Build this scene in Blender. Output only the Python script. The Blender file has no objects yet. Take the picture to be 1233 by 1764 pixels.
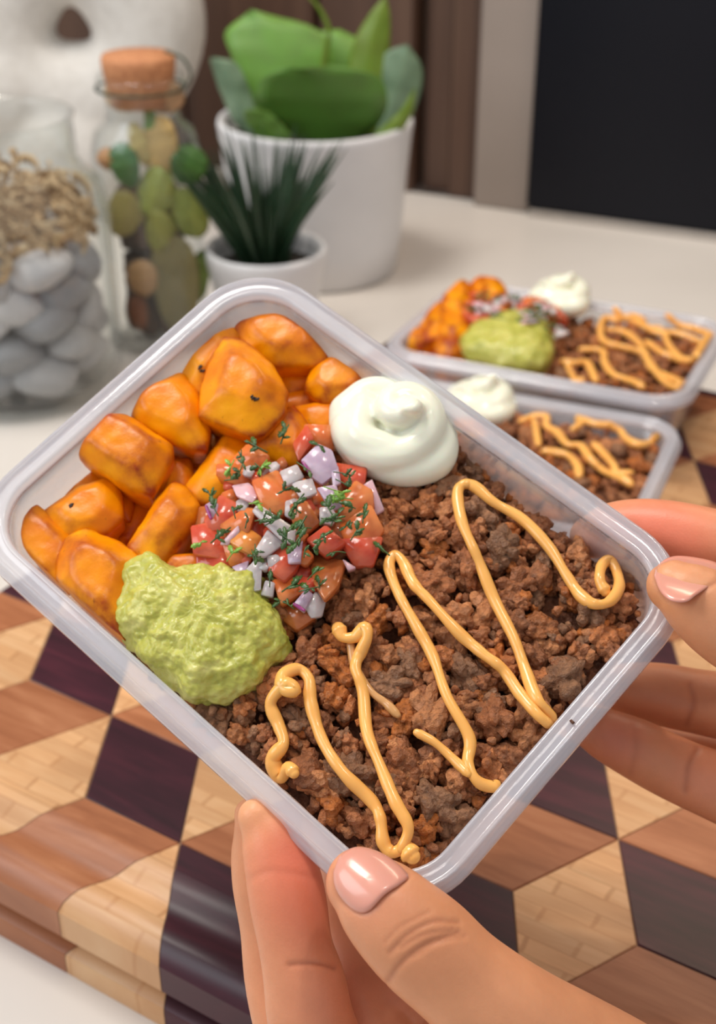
import bpy, bmesh, random
import numpy as np
from math import sin, cos, pi, radians, sqrt, atan2, tan
from mathutils import Matrix, Vector, noise

# ------------------------------------------------------------------ camera, world, lights
SC = bpy.context.scene
COL = SC.collection
FPX, CX, CY = 2300.0, 616.5, 882.0          # focal length and centre for a 1233 x 1764 frame
PITCH = radians(30)
CAM = np.array([0.0, 0.0, 0.370])
RX = np.array([1.0, 0, 0]); FW = np.array([0, cos(PITCH), -sin(PITCH)]); UP = np.array([0, sin(PITCH), cos(PITCH)])

cd = bpy.data.cameras.new('camera')
cam = bpy.data.objects.new('camera', cd); COL.objects.link(cam)
cam.location = CAM; cam.rotation_euler = (pi/2 - PITCH, 0, 0)
cd.sensor_fit = 'HORIZONTAL'; cd.sensor_width = 36.0
cd.lens = FPX / 1233 * 36.0
cd.clip_start = 0.01; cd.clip_end = 30
cd.dof.use_dof = True; cd.dof.focus_distance = 0.330
cd.dof.aperture_fstop = (cd.lens/1000) / 0.0033
SC.camera = cam
vs = SC.view_settings
vs.view_transform = 'Standard'; vs.look = 'None'; vs.gamma = 1.0; vs.use_curve_mapping = False
vs.exposure = 0.0
SC.cycles.transparent_max_bounces = 32

W = bpy.data.worlds.new('world'); SC.world = W; W.use_nodes = True
W.node_tree.nodes['Background'].inputs[0].default_value = (0.90, 0.94, 1.0, 1)
W.node_tree.nodes['Background'].inputs[1].default_value = 0.50

def area(name, loc, target, size, power, color, size_y=None):
    l = bpy.data.lights.new(name, 'AREA'); l.energy = power; l.color = color; l.size = size
    if size_y: l.shape = 'RECTANGLE'; l.size_y = size_y
    o = bpy.data.objects.new(name, l); COL.objects.link(o); o.location = loc
    d = Vector(target) - Vector(loc); o.rotation_euler = d.to_track_quat('-Z', 'Y').to_euler()
    return o
area('ceiling_lamp', (-0.42, 0.72, 1.45), (0, 0.35, 0.1), 0.42, 12.5, (1.0, 0.95, 0.88))
area('window_light', (-1.3, 0.1, 1.1), (0, 0.4, 0.1), 0.9, 11.0, (0.90, 0.95, 1.0))
area('ceiling_spot', (0.25, 0.25, 1.3), (0, 0.35, 0.1), 0.06, 2.4, (1.0, 0.93, 0.84))
area('added_warm_fill', (0.35, 0.98, 0.80), (0.30, 0.95, 0.0), 0.5, 2.2, (1.0, 0.78, 0.58), 0.08)  # added unseen fill that warms the back of the counter

# ------------------------------------------------------------------ helpers
rnd = random.Random(7)
def ray(px, py): return FW + RX*(px-CX)/FPX - UP*(py-CY)/FPX
def at(px, py, Z): return CAM + ray(px, py)*Z                 # point at depth Z along a view direction
def ground(px, py, z):
    d = ray(px, py); return CAM + d*(z-CAM[2])/d[2]

class Frame:
    """a rigid local frame; px() finds where a plane z=h of the frame is seen"""
    def __init__(s, M, t): s.M = np.array(M, float); s.t = np.array(t, float)
    def world(s, p): return np.asarray(p) @ s.M.T + s.t
    def local(s, p): return (np.asarray(p)-s.t) @ s.M
    def px(s, x, y, h):
        d = s.M.T @ ray(x, y); c = s.M.T @ (CAM-s.t)
        return c + d*(h-c[2])/d[2]
    def depth(s, x, y, h): return float((s.world(s.px(x, y, h))-CAM) @ FW)
    def mat(s, o=(0, 0, 0)):
        m = Matrix(s.M.tolist()).to_4x4(); m.translation = Vector(s.world(o)); return m
def yawframe(yaw, t):
    c, s_ = cos(yaw), sin(yaw); return Frame([[c, -s_, 0], [s_, c, 0], [0, 0, 1]], t)

def prop(o, label=None, cat=None, group=None, kind=None):
    if label: o['label'] = label
    if cat: o['category'] = cat
    if group: o['group'] = group
    if kind: o['kind'] = kind
    return o
def mesh_from(name, v, f, smooth=True):
    me = bpy.data.meshes.new(name)
    me.from_pydata([tuple(map(float, p)) for p in v], [], [tuple(map(int, q)) for q in f]); me.update()
    if smooth: me.polygons.foreach_set('use_smooth', [True]*len(me.polygons))
    return me
def link(name, me, mat, parent=None, M=None):
    o = bpy.data.objects.new(name, me)
    if mat is not None and not me.materials: me.materials.append(mat)
    COL.objects.link(o)
    if parent is not None: o.parent = parent
    if M is not None: o.matrix_basis = M
    return o
def empty(name, M=None):
    o = bpy.data.objects.new(name, None); o.empty_display_size = .01; COL.objects.link(o)
    if M is not None: o.matrix_basis = M
    return o
def tri_arrays(me):
    v = np.empty(len(me.vertices)*3, 'f'); me.vertices.foreach_get('co', v)
    return v.reshape(-1, 3).astype(float)
def set_co(me, v): me.vertices.foreach_set('co', np.asarray(v, 'f').ravel()); me.update()
def edges_of(me):
    e = np.empty(len(me.edges)*2, 'i'); me.edges.foreach_get('vertices', e); return e.reshape(-1, 2)
def lap(v, e, it, k=.5):
    n = len(v); deg = np.bincount(e.ravel(), minlength=n).clip(1)[:, None]
    for _ in range(it):
        s_ = np.zeros_like(v)
        for c in range(3):
            s_[:, c] = np.bincount(e[:, 0], v[e[:, 1], c], n) + np.bincount(e[:, 1], v[e[:, 0], c], n)
        v = v + k*(s_/deg - v)
    return v
def voxel(me, size):
    o = bpy.data.objects.new('tmp', me); COL.objects.link(o)
    m = o.modifiers.new('r', 'REMESH'); m.mode = 'VOXEL'; m.voxel_size = size; m.use_smooth_shade = True
    dg = bpy.context.evaluated_depsgraph_get()
    r = bpy.data.meshes.new_from_object(o.evaluated_get(dg))
    bpy.data.objects.remove(o); bpy.data.meshes.remove(me)
    r.polygons.foreach_set('use_smooth', [True]*len(r.polygons))
    return r
def normals(me):
    n = np.empty(len(me.vertices)*3, 'f'); me.vertex_normals.foreach_get('vector', n); return n.reshape(-1, 3).astype(float)
def vcol(me, name, arr):
    a = me.color_attributes.new(name, 'FLOAT_COLOR', 'POINT')
    arr = np.asarray(arr, 'f')
    if arr.ndim == 1: arr = np.repeat(arr[:, None], 3, 1)
    if arr.shape[1] == 3: arr = np.hstack([arr, np.ones((len(arr), 1), 'f')])
    a.data.foreach_set('color', arr.ravel())
def fbm(p, sc, oc=3): return noise.fractal(Vector(p)*sc, 1.0, 2.0, oc)
def catmull(P, n=8):
    P = np.array(P, float); Q = np.vstack([2*P[0]-P[1], P, 2*P[-1]-P[-2]]); out = []
    for i in range(1, len(Q)-2):
        a, b, c, d = Q[i-1:i+3]
        for k in range(n):
            t = k/n
            out.append(.5*((2*b)+(-a+c)*t+(2*a-5*b+4*c-d)*t*t+(-a+3*b-3*c+d)*t**3))
    out.append(P[-1]); return np.array(out)
def tube(P, R, seg=12, flat=1.0, upv=None, cap=4):
    """round-capped tube through P with radii R"""
    P = np.array(P, float); R = np.array(R, float)
    T = np.gradient(P, axis=0); T /= np.linalg.norm(T, axis=1)[:, None].clip(1e-9)
    up = np.array(upv if upv is not None else [0, 0, 1.0])
    V = []; 
    rings = []
    for k in range(cap, 0, -1):
        a = k/cap*pi/2*.96; rings.append((P[0]-T[0]*R[0]*sin(a), T[0], R[0]*cos(a)))
    for p, t, r in zip(P, T, R): rings.append((p, t, r))
    for k in range(1, cap+1):
        a = k/cap*pi/2*.96; rings.append((P[-1]+T[-1]*R[-1]*sin(a), T[-1], R[-1]*cos(a)))
    for p, t, r in rings:
        x = np.cross(t, up)
        if np.linalg.norm(x) < 1e-3: x = np.cross(t, [1, 0, .3])
        x /= np.linalg.norm(x); y = np.cross(x, t)
        for j in range(seg):
            a = 2*pi*j/seg; V.append(p + r*(cos(a)*x + flat*sin(a)*y))
    F = []
    n = len(rings)
    for i in range(n-1):
        for j in range(seg):
            F.append((i*seg+j, i*seg+(j+1) % seg, (i+1)*seg+(j+1) % seg, (i+1)*seg+j))
    F.append(tuple(range(seg))[::-1]); F.append(tuple((n-1)*seg+j for j in range(seg)))
    return V, F
def merge(parts):
    V = []; F = []
    for v, f in parts:
        b = len(V); V += list(v); F += [tuple(b+i for i in q) for q in f]
    return V, F
def lathe(prof, seg=48, c=(0, 0)):
    V = []; F = []
    for r, z in prof:
        for j in range(seg):
            a = 2*pi*j/seg; V.append((c[0]+r*cos(a), c[1]+r*sin(a), z))
    n = len(prof)
    for i in range(n-1):
        for j in range(seg):
            F.append((i*seg+j, i*seg+(j+1) % seg, (i+1)*seg+(j+1) % seg, (i+1)*seg+j))
    F.append(tuple(range(seg))[::-1]); F.append(tuple((n-1)*seg+j for j in range(seg)))
    return V, F
def boxvf(x0, x1, y0, y1, z0, z1):
    V = [(x, y, z) for x in (x0, x1) for y in (y0, y1) for z in (z0, z1)]
    F = [(0, 1, 3, 2), (4, 6, 7, 5), (0, 4, 5, 1), (2, 3, 7, 6), (0, 2, 6, 4), (1, 5, 7, 3)]
    return V, F
def bevelbox(name, x0, x1, y0, y1, z0, z1, b):
    bm = bmesh.new()
    V, F = boxvf(x0, x1, y0, y1, z0, z1)
    vs_ = [bm.verts.new(p) for p in V]
    for q in F: bm.faces.new([vs_[i] for i in q])
    bmesh.ops.recalc_face_normals(bm, faces=bm.faces)
    bmesh.ops.bevel(bm, geom=bm.edges[:], offset=b, segments=2, affect='EDGES')
    me = bpy.data.meshes.new(name); bm.to_mesh(me); bm.free(); return me

# ------------------------------------------------------------------ materials
class NT:
    def __init__(s, name):
        s.m = bpy.data.materials.new(name); s.m.use_nodes = True; s.t = s.m.node_tree; s.n = s.t.nodes
        s.out = s.n['Material Output']; s.b = s.n['Principled BSDF']
    def new(s, ty, ins=None, **kw):
        n = s.n.new(ty)
        for k, v in kw.items(): setattr(n, k, v)
        for k, v in (ins or {}).items():
            if isinstance(v, tuple) and len(v) == 2 and hasattr(v[0], 'outputs'): s.t.links.new(v[0].outputs[v[1]], n.inputs[k])
            elif hasattr(v, 'outputs'): s.t.links.new(v.outputs[0], n.inputs[k])
            else: n.inputs[k].default_value = v
        return n
    def set(s, **kw):
        for k, v in kw.items():
            k = k.replace('_', ' ')
            if hasattr(v, 'outputs'): s.t.links.new(v.outputs[0], s.b.inputs[k])
            elif isinstance(v, tuple) and hasattr(v[0], 'outputs'): s.t.links.new(v[0].outputs[v[1]], s.b.inputs[k])
            else: s.b.inputs[k].default_value = v
        return s
    def ramp(s, src, stops):
        r = s.n.new('ShaderNodeValToRGB'); e = r.color_ramp.elements
        while len(e) < len(stops): e.new(.5)
        for q, (p, c) in zip(e, stops): q.position = p; q.color = (*c, 1)
        if isinstance(src, tuple): s.t.links.new(src[0].outputs[src[1]], r.inputs[0])
        else: s.t.links.new(src.outputs[0], r.inputs[0])
        return r
    def noise(s, scale, detail=4, rough=.5, co='Object', dist=0, vec=None):
        if vec is None:
            tc = s.n.new('ShaderNodeTexCoord'); vec = (tc, co)
        return s.new('ShaderNodeTexNoise', {'Vector': vec, 'Scale': scale, 'Detail': detail, 'Roughness': rough, 'Distortion': dist})
    def mix(s, fac, a, b, mode='MIX'):
        n = s.n.new('ShaderNodeMix'); n.data_type = 'RGBA'; n.blend_type = mode
        for k, v in ((0, fac), (6, a), (7, b)):
            if isinstance(v, tuple) and hasattr(v[0], 'outputs'): s.t.links.new(v[0].outputs[v[1]], n.inputs[k])
            elif hasattr(v, 'outputs'): s.t.links.new(v.outputs[2 if v.bl_idname == 'ShaderNodeMix' else 0], n.inputs[k])
            else: n.inputs[k].default_value = (*v, 1) if isinstance(v, tuple) else v
        return n
    def base(s, n): s.t.links.new(n.outputs[2 if n.bl_idname == 'ShaderNodeMix' else 0], s.b.inputs['Base Color']); return s
    def bump(s, h, strength=.3, dist=.001):
        b = s.new('ShaderNodeBump', {'Strength': strength, 'Distance': dist})
        s.t.links.new((h[0].outputs[h[1]] if isinstance(h, tuple) else h.outputs[0]), b.inputs['Height'])
        s.t.links.new(b.outputs[0], s.b.inputs['Normal']); return s
def lin(r, g, b):
    f = lambda c: (c/255/12.92 if c/255 <= .04045 else ((c/255+.055)/1.055)**2.4)
    return (f(r), f(g), f(b))

def plain(name, c, rough=.5, bump=None, **kw):
    n = NT(name); n.set(Roughness=rough, **kw)
    z = n.noise(40, 3); r = n.ramp(z, [(.3, tuple(x*.9 for x in c)), (.7, tuple(min(1, x*1.06) for x in c))]); n.base(r)
    if bump: n.bump(n.noise(bump[0], 4), bump[1], bump[2])
    return n.m

def facing(n, lo, hi, pw):
    lw = n.new('ShaderNodeLayerWeight', {'Blend': .5}); p_ = n.new('ShaderNodeMath', {0: (lw, 1), 1: pw}, operation='POWER')
    return n.new('ShaderNodeMapRange', {'Value': (p_, 0), 'To Min': lo, 'To Max': hi})
def plastic(name, op, tint=(.90, .91, .95)):
    n = NT(name)
    z = n.noise(55, 3)
    fz = n.new('ShaderNodeMapRange', {'Value': (z, 0), 'To Min': op*.82, 'To Max': op*1.18})
    dif = n.new('ShaderNodeBsdfDiffuse', {'Color': (*tint, 1)})
    trl = n.new('ShaderNodeBsdfTranslucent', {'Color': (*tint, 1)})
    mk = n.new('ShaderNodeMixShader', {0: .45}); n.t.links.new(dif.outputs[0], mk.inputs[1]); n.t.links.new(trl.outputs[0], mk.inputs[2])
    tr = n.new('ShaderNodeBsdfTransparent', {'Color': (.97, .97, .975, 1)})
    m1 = n.new('ShaderNodeMixShader'); n.t.links.new(fz.outputs[0], m1.inputs[0]); n.t.links.new(tr.outputs[0], m1.inputs[1]); n.t.links.new(mk.outputs[0], m1.inputs[2])
    gl = n.new('ShaderNodeBsdfGlossy', {'Roughness': .11, 'Color': (1, 1, 1, 1)})
    fr = facing(n, .05, .75, 4.0)
    m2 = n.new('ShaderNodeMixShader'); n.t.links.new(fr.outputs[0], m2.inputs[0]); n.t.links.new(m1.outputs[0], m2.inputs[1]); n.t.links.new(gl.outputs[0], m2.inputs[2])
    bp = n.new('ShaderNodeBump', {'Strength': .15, 'Distance': .0004, 'Height': (n.noise(180, 2), 0)}); n.t.links.new(bp.outputs[0], gl.inputs['Normal'])
    n.t.links.new(m2.outputs[0], n.out.inputs[0])
    return n.m
def glassy(name, tint=(.93, .97, .97), op=.05):
    n = NT(name)
    tr = n.new('ShaderNodeBsdfTransparent', {'Color': (*tint, 1)})
    dif = n.new('ShaderNodeBsdfDiffuse', {'Color': (.8, .85, .85, 1)})
    m1 = n.new('ShaderNodeMixShader', {0: op}); n.t.links.new(tr.outputs[0], m1.inputs[1]); n.t.links.new(dif.outputs[0], m1.inputs[2])
    gl = n.new('ShaderNodeBsdfGlossy', {'Roughness': .03})
    fr = facing(n, .03, .75, 4.0)
    m2 = n.new('ShaderNodeMixShader'); n.t.links.new(fr.outputs[0], m2.inputs[0]); n.t.links.new(m1.outputs[0], m2.inputs[1]); n.t.links.new(gl.outputs[0], m2.inputs[2])
    n.t.links.new(m2.outputs[0], n.out.inputs[0]); return n.m

M_WALL = plastic('milky_plastic_wall', .24)
M_RIM = plastic('milky_plastic_rim', .46, (.90, .90, .95))
M_GLASS = glassy('jar_glass', (.975, .985, .98), .012)

# roasted plantain: yellow-orange flesh, browned along the edges (attribute 'brown')
def mat_plantain():
    n = NT('roasted_plantain')
    z1 = n.noise(60, 4); base = n.ramp(z1, [(.3, lin(216, 108, 0)), (.5, lin(236, 140, 0)), (.72, lin(248, 168, 2))])
    at_ = n.new('ShaderNodeVertexColor', layer_name='brown')
    z2 = n.noise(170, 5, .65)
    mul = n.new('ShaderNodeMath', {0: (at_, 0), 1: (z2, 0)}, operation='MULTIPLY')
    mk = n.ramp(mul, [(.20, (0, 0, 0)), (.62, (1, 1, 1))])
    m1 = n.mix(mk, base, lin(160, 62, 16))
    z3 = n.noise(480, 2, .5); sp = n.ramp(z3, [(.70, (0, 0, 0)), (.78, (1, 1, 1))])
    half = n.new('ShaderNodeMath', {0: (sp, 0), 1: .55}, operation='MULTIPLY')
    m2 = n.mix(half, m1, lin(120, 48, 12)); n.base(m2)
    n.set(Roughness=.32, Specular_IOR_Level=.28, Subsurface_Weight=.06, Subsurface_Scale=.004)
    n.b.inputs['Subsurface Radius'].default_value = (1, .4, .1)
    n.bump(n.noise(260, 5, .6), .35, .0006); return n.m
M_PLANT = mat_plantain()
M_SEED = plain('plantain_seed', lin(50, 28, 14), .6)

def mat_meat():
    n = NT('ground_beef')
    at_ = n.new('ShaderNodeVertexColor', layer_name='tone')
    z = n.noise(420, 4, .6); r = n.ramp(z, [(.25, (.50, .46, .46)), (.75, (1.25, 1.2, 1.1))])
    m = n.mix(1.0, (at_, 0), r, 'MULTIPLY'); n.base(m)
    n.set(Roughness=.42, Specular_IOR_Level=.45, Subsurface_Weight=.05, Subsurface_Scale=.002)
    v_ = n.new('ShaderNodeTexVoronoi', {'Scale': 620.0, 'Vector': (n.n.new('ShaderNodeTexCoord'), 'Object')}); z5 = n.noise(1100, 4, .7); mm = n.new('ShaderNodeMath', {0: (v_, 0), 1: (z5, 0)}, operation='SUBTRACT')
    n.bump(mm, 1.0, -.0011 if 0 else .0011); return n.m
M_MEAT = mat_meat()
M_SAUCE = plain('chipotle_mayo', lin(246, 178, 92), .22, (300, .08, .0004), Subsurface_Weight=.15, Subsurface_Scale=.003, Specular_IOR_Level=.5)
M_SAUCE_T = plain('thin_mayo_smear', lin(206, 150, 92), .2)
M_CREAM = plain('sour_cream', lin(240, 238, 216), .2, (200, .08, .0004), Subsurface_Weight=.25, Subsurface_Scale=.004, Specular_IOR_Level=.45)
def mat_guac():
    n = NT('guacamole')
    z = n.noise(130, 5, .6, dist=.6); r = n.ramp(z, [(.28, lin(154, 154, 54)), (.5, lin(188, 184, 84)), (.72, lin(212, 204, 120))]); n.base(r)
    n.set(Roughness=.30, Subsurface_Weight=.15, Subsurface_Scale=.003, Specular_IOR_Level=.45); n.bump(n.noise(420, 5, .6), .4, .0006); return n.m
M_GUAC = mat_guac()
def wet(name, c0, c1, sss=.3, rough=.15, alpha=1.0):
    n = NT(name); z = n.noise(150, 3); r = n.ramp(z, [(.3, lin(*c0)), (.7, lin(*c1))]); n.base(r)
    n.set(Roughness=rough, Subsurface_Weight=sss, Subsurface_Scale=.003, Specular_IOR_Level=.55, Alpha=alpha)
    n.bump(n.noise(500, 3), .25, .0004); return n.m
M_TOM = {'r': wet('tomato_red', (206, 66, 42), (230, 118, 84), alpha=.92), 'o': wet('tomato_orange', (220, 104, 46), (236, 146, 82), alpha=.92),
         'y': wet('tomato_pale', (222, 128, 48), (236, 160, 84)), 'b': wet('tomato_seed_pulp', (176, 92, 50), (205, 122, 66), alpha=.9)}
M_ON = {'w': wet('onion_white', (204, 190, 188), (228, 216, 214), alpha=.82), 'p': wet('onion_lilac', (190, 160, 182), (222, 200, 214), alpha=.86),
        'k': wet('onion_pink', (222, 172, 180), (238, 200, 204), alpha=.94), 'v': wet('onion_skin_purple', (128, 40, 104), (160, 70, 132))}
M_HERB = wet('cilantro', (34, 66, 20), (66, 104, 38), .1, .35)
M_HERB2 = wet('cilantro_stem', (104, 150, 46), (140, 180, 70), .1, .3)

def mat_skin(name='skin'):
    n = NT(name)
    at_ = n.new('ShaderNodeVertexColor', layer_name='tint')
    z = n.noise(90, 4, .6); r = n.ramp(z, [(.3, (.93, .90, .88)), (.7, (1.05, 1.04, 1.03))])
    m = n.mix(1.0, (at_, 0), r, 'MULTIPLY'); n.base(m)
    n.set(Roughness=.42, Subsurface_Weight=.22, Subsurface_Scale=.005, Specular_IOR_Level=.38)
    n.b.inputs['Subsurface Radius'].default_value = (1, .35, .18)
    v = n.new('ShaderNodeTexVoronoi', {'Scale': 1500.0, 'Vector': (n.n.new('ShaderNodeTexCoord'), 'Object')})
    z2 = n.noise(900, 4, .6); mm = n.new('ShaderNodeMath', {0: (v, 0), 1: (z2, 0)}, operation='ADD')
    n.bump(mm, .10, .0003); return n.m
M_SKIN = mat_skin()
M_NAIL = plain('fingernail', lin(222, 154, 134), .22, None, Subsurface_Weight=.2, Subsurface_Scale=.002, Specular_IOR_Level=.5, Coat_Weight=.3, Coat_Roughness=.08)
M_NAILTIP = plain('fingernail_free_edge', lin(240, 208, 180), .15)

def mat_wood(name, a, b, c, scale=1.0, bands=False):
    n = NT(name); tc = n.n.new('ShaderNodeTexCoord'); oi = n.n.new('ShaderNodeObjectInfo')
    off = n.new('ShaderNodeVectorMath', {0: (tc, 'Object'), 1: (oi, 'Random')}, operation='ADD')
    mp = n.new('ShaderNodeMapping', {'Vector': (off, 0), 'Scale': (18*scale, 150*scale, 18*scale)})
    z = n.noise(1.0, 6, .6, dist=.5, vec=(mp, 0))
    r = n.ramp(z, [(.25, lin(*a)), (.5, lin(*b)), (.75, lin(*c))])
    last = r
    if bands:
        mp2 = n.new('ShaderNodeMapping', {'Vector': (tc, 'Object'), 'Scale': (38, 120, 1)})
        dz = n.noise(25, 3); 
        ad = n.new('ShaderNodeMix', {0: .10}); ad.data_type = 'VECTOR'
        ad.inputs[0].default_value = .24
        n.t.links.new(mp2.outputs[0], ad.inputs[4]); n.t.links.new(dz.outputs['Color'], ad.inputs[5])
        bk = n.new('ShaderNodeTexBrick', {'Vector': (ad, 1), 'Color1': (.82, .76, .70, 1), 'Color2': (1.12, 1.1, 1.05, 1), 'Mortar': (.74, .62, .50, 1), 'Scale': 1.0, 'Mortar Size': .035, 'Mortar Smooth': .7, 'Brick Width': .9, 'Row Height': .62})
        last = n.mix(.75, r, bk, 'MULTIPLY')
    hs = n.new('ShaderNodeHueSaturation')
    mr = n.new('ShaderNodeMapRange', {'Value': (oi, 'Random'), 'To Min': .86, 'To Max': 1.12}); n.t.links.new(mr.outputs[0], hs.inputs['Value'])
    n.t.links.new(last.outputs[2 if last.bl_idname == 'ShaderNodeMix' else 0], hs.inputs['Color']); n.base(hs)
    n.set(Roughness=.36, Specular_IOR_Level=.4); n.bump(z, .08, .0005); return n.m
M_PURPLE = mat_wood('purpleheart_wood', (38, 16, 24), (62, 24, 36), (84, 34, 46))
M_BROWN = mat_wood('cherry_wood', (140, 82, 50), (166, 104, 68), (188, 128, 90))
M_MAPLE = mat_wood('spalted_maple_wood', (200, 150, 104), (216, 168, 122), (228, 188, 144), bands=True)
M_GLUE = plain('glue_line', lin(176, 140, 112), .6)

# ------------------------------------------------------------------ setting: counter, wall
WZ = radians(-25.0)
wall0 = np.array([0.0667, 1.2210, 0.0]); wd = np.array([cos(WZ), sin(WZ), 0.0])
FWALL = yawframe(WZ, wall0)
n = NT('counter_quartz'); z = n.noise(6, 5); r = n.ramp(z, [(.3, lin(213, 205, 196)), (.7, lin(221, 213, 204))]); n.base(r); n.set(Roughness=.28)
M_COUNTER = n.m
me = bevelbox('counter', -2.2, 2.2, -1.75, 0.02, -0.04, 0.0, .002)
o = link('counter_top', me, M_COUNTER, M=FWALL.mat()); prop(o, kind='structure')
n = NT('wall_paint'); z = n.noise(5, 3); n.base(n.ramp(z, [(.3, lin(150, 132, 120)), (.7, lin(160, 142, 128))])); n.set(Roughness=.6); M_PAINT = n.m
me = bevelbox('wall', -2.2, 2.2, 0.045, 0.10, -0.04, 1.4, .002)
wall = link('wall_back', me, M_PAINT, M=FWALL.mat()); prop(wall, kind='structure')
def mat_panel():
    n = NT('walnut_panel'); tc = n.n.new('ShaderNodeTexCoord')
    mp = n.new('ShaderNodeMapping', {'Vector': (tc, 'Object'), 'Scale': (45, 45, 1.6)})
    z = n.noise(1.0, 5, .6, vec=(mp, 0)); n.base(n.ramp(z, [(.3, lin(66, 44, 32)), (.55, lin(86, 60, 45)), (.75, lin(100, 74, 56))])); n.set(Roughness=.5); return n.m
M_PANEL = mat_panel()
# walnut boards: children of the wall, each proud by its own amount
bd = [(-.95, -.72, .030), (-.715, -.50, .032), (-.495, -.27, .030), (-.265, -.125, .034), (-.120, -.026, .030), (-.021, .006, .012), (.010, .038, .026)]
for x0, x1, dp in bd:
    me = bevelbox('wood_panel', x0, x1, .045-dp, .045, 0, 1.2, .0015)
    link('wood_panel', me, M_PANEL, wall)
n = NT('greige_paint'); z = n.noise(5, 3); n.base(n.ramp(z, [(.3, lin(140, 127, 117)), (.7, lin(152, 138, 128))])); n.set(Roughness=.55); M_GREIGE = n.m
me = bevelbox('trim', .042, .0945, .002, .045, 0, 1.2, .0015); o = link('trim_1', me, M_GREIGE, M=FWALL.mat()); prop(o, kind='structure')
n = NT('black_glass'); z = n.noise(3, 2); n.base(n.ramp(z, [(.3, lin(14, 15, 21)), (.7, lin(20, 21, 28))])); n.set(Roughness=.35, Specular_IOR_Level=.2); M_BLACK = n.m
root = empty('black_panel', FWALL.mat((.095, .04, 0)))
prop(root, 'tall black glossy panel standing at the back of the counter, right of the beige strip', 'panel')
link('panel_face', bevelbox('panel_face', .0, .9, -.045, 0, .006, 1.3, .003), M_BLACK, root)
link('panel_edge_highlight', bevelbox('panel_edge_highlight', .003, .897, -.047, -.002, 0, .006, .001), plain('edge_highlight_grey', lin(168, 160, 152), .4), root)  # pale strip: the highlight under the panel's lower edge, put into colour

# ------------------------------------------------------------------ cutting board
UA = radians(-31.9); ud = np.array([cos(UA), sin(UA)]); nd = np.array([-sin(UA), cos(UA)])      # along near edge / inwards
B0 = np.array([-0.1167, 0.3144]) + nd*.014
FB = yawframe(UA, (B0[0], B0[1], 0.0))           # board frame: x along near edge, y inwards, z up
BX0, BX1, BY1, BT = -.138, .42, .50, .038
EDGE = .047
org = FB.local(np.array([-.0970, .4151, .038]))[:2]
e1 = np.array([cos(0), 0])*.0438
a2 = radians(-60.5); e2 = np.array([cos(a2), sin(a2)])*.0472
e3 = e2-e1
def clip(poly, a, b, c, keep):   # half plane a*x+b*y >= c
    out = []
    for i in range(len(poly)):
        p, q = poly[i], poly[(i+1) % len(poly)]
        dp, dq = a*p[0]+b*p[1]-c, a*q[0]+b*q[1]-c
        if dp >= 0: out.append(p)
        if (dp > 0) != (dq > 0) and abs(dp-dq) > 1e-12:
            t = dp/(dp-dq); out.append((p[0]+t*(q[0]-p[0]), p[1]+t*(q[1]-p[1])))
    return out
# profile of the near edge: distance inwards, height (groove, rim, round-over, side, finger slot)
prof = [(.030, .0), (.026, -.0002), (.023, -.0012), (.020, -.0026), (.017, -.0032), (.014, -.0030), (.011, -.0024), (.007, -.0024),
        (.005, -.0032), (.002, -.0052), (.0, -.0085), (.0, -.0200), (.0020, -.0215), (.0075, -.0225), (.0080, -.0265), (.0020, -.0280), (.0004, -.0288), (.0, -.0300), (.0, -.0380)]
def block_mesh(name, rh, dz):
    V = []; F = []
    def add(pts):
        b = len(V); V.extend(pts); F.append(tuple(range(b, b+len(pts))))
    p = clip(clip(clip(rh, 1, 0, BX0, 1), -1, 0, -BX1, 1), 0, -1, -BY1, 1)
    if len(p) < 3: return None
    bev = .0004
    flat = clip(p, 0, 1, prof[0][0], 1)
    if len(flat) >= 3:
        c = np.mean(flat, axis=0)
        inner = [tuple(np.array(q)+(c-np.array(q))/max(1e-6, np.linalg.norm(c-np.array(q)))*bev) for q in flat]
        add([(x, y, BT+dz) for x, y in inner])
        for i in range(len(flat)):
            j = (i+1) % len(flat)
            add([(*flat[i], BT+dz-bev), (*flat[j], BT+dz-bev), (*inner[j], BT+dz), (*inner[i], BT+dz)])
            add([(*flat[j], BT+dz-bev), (*flat[i], BT+dz-bev), (*flat[i], BT-.012), (*flat[j], BT-.012)])
    for (d0, z0), (d1, z1) in zip(prof[:-1], prof[1:]):
        if abs(d0-d1) > 1e-6:
            lo, hi = min(d0, d1), max(d0, d1)
            q = clip(clip(p, 0, 1, lo, 1), 0, -1, -hi, 1)
            if len(q) >= 3: add([(x, y, BT+z0+(z1-z0)*(y-d0)/(d1-d0)) for x, y in q])
        else:
            q = clip(clip(p, 0, 1, d0-1e-5, 1), 0, -1, -d0-1e-5, 1)
            if len(q) >= 2:
                xs = [k[0] for k in q]; x0, x1 = min(xs), max(xs)
                if x1-x0 > 1e-4: add([(x0, d0, BT+z0), (x1, d0, BT+z0), (x1, d0, BT+z1), (x0, d0, BT+z1)])
    if not F: return None
    me = mesh_from(name, V, F, False)
    bm = bmesh.new(); bm.from_mesh(me); bmesh.ops.remove_doubles(bm, verts=bm.verts, dist=2e-5); bmesh.ops.recalc_face_normals(bm, faces=bm.faces)
    for f_ in bm.faces: f_.smooth = True
    for e_ in bm.edges:
        if len(e_.link_faces) != 2 or e_.calc_face_angle() > radians(28): e_.smooth = False
    bm.to_mesh(me); bm.free()
    return me
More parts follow.
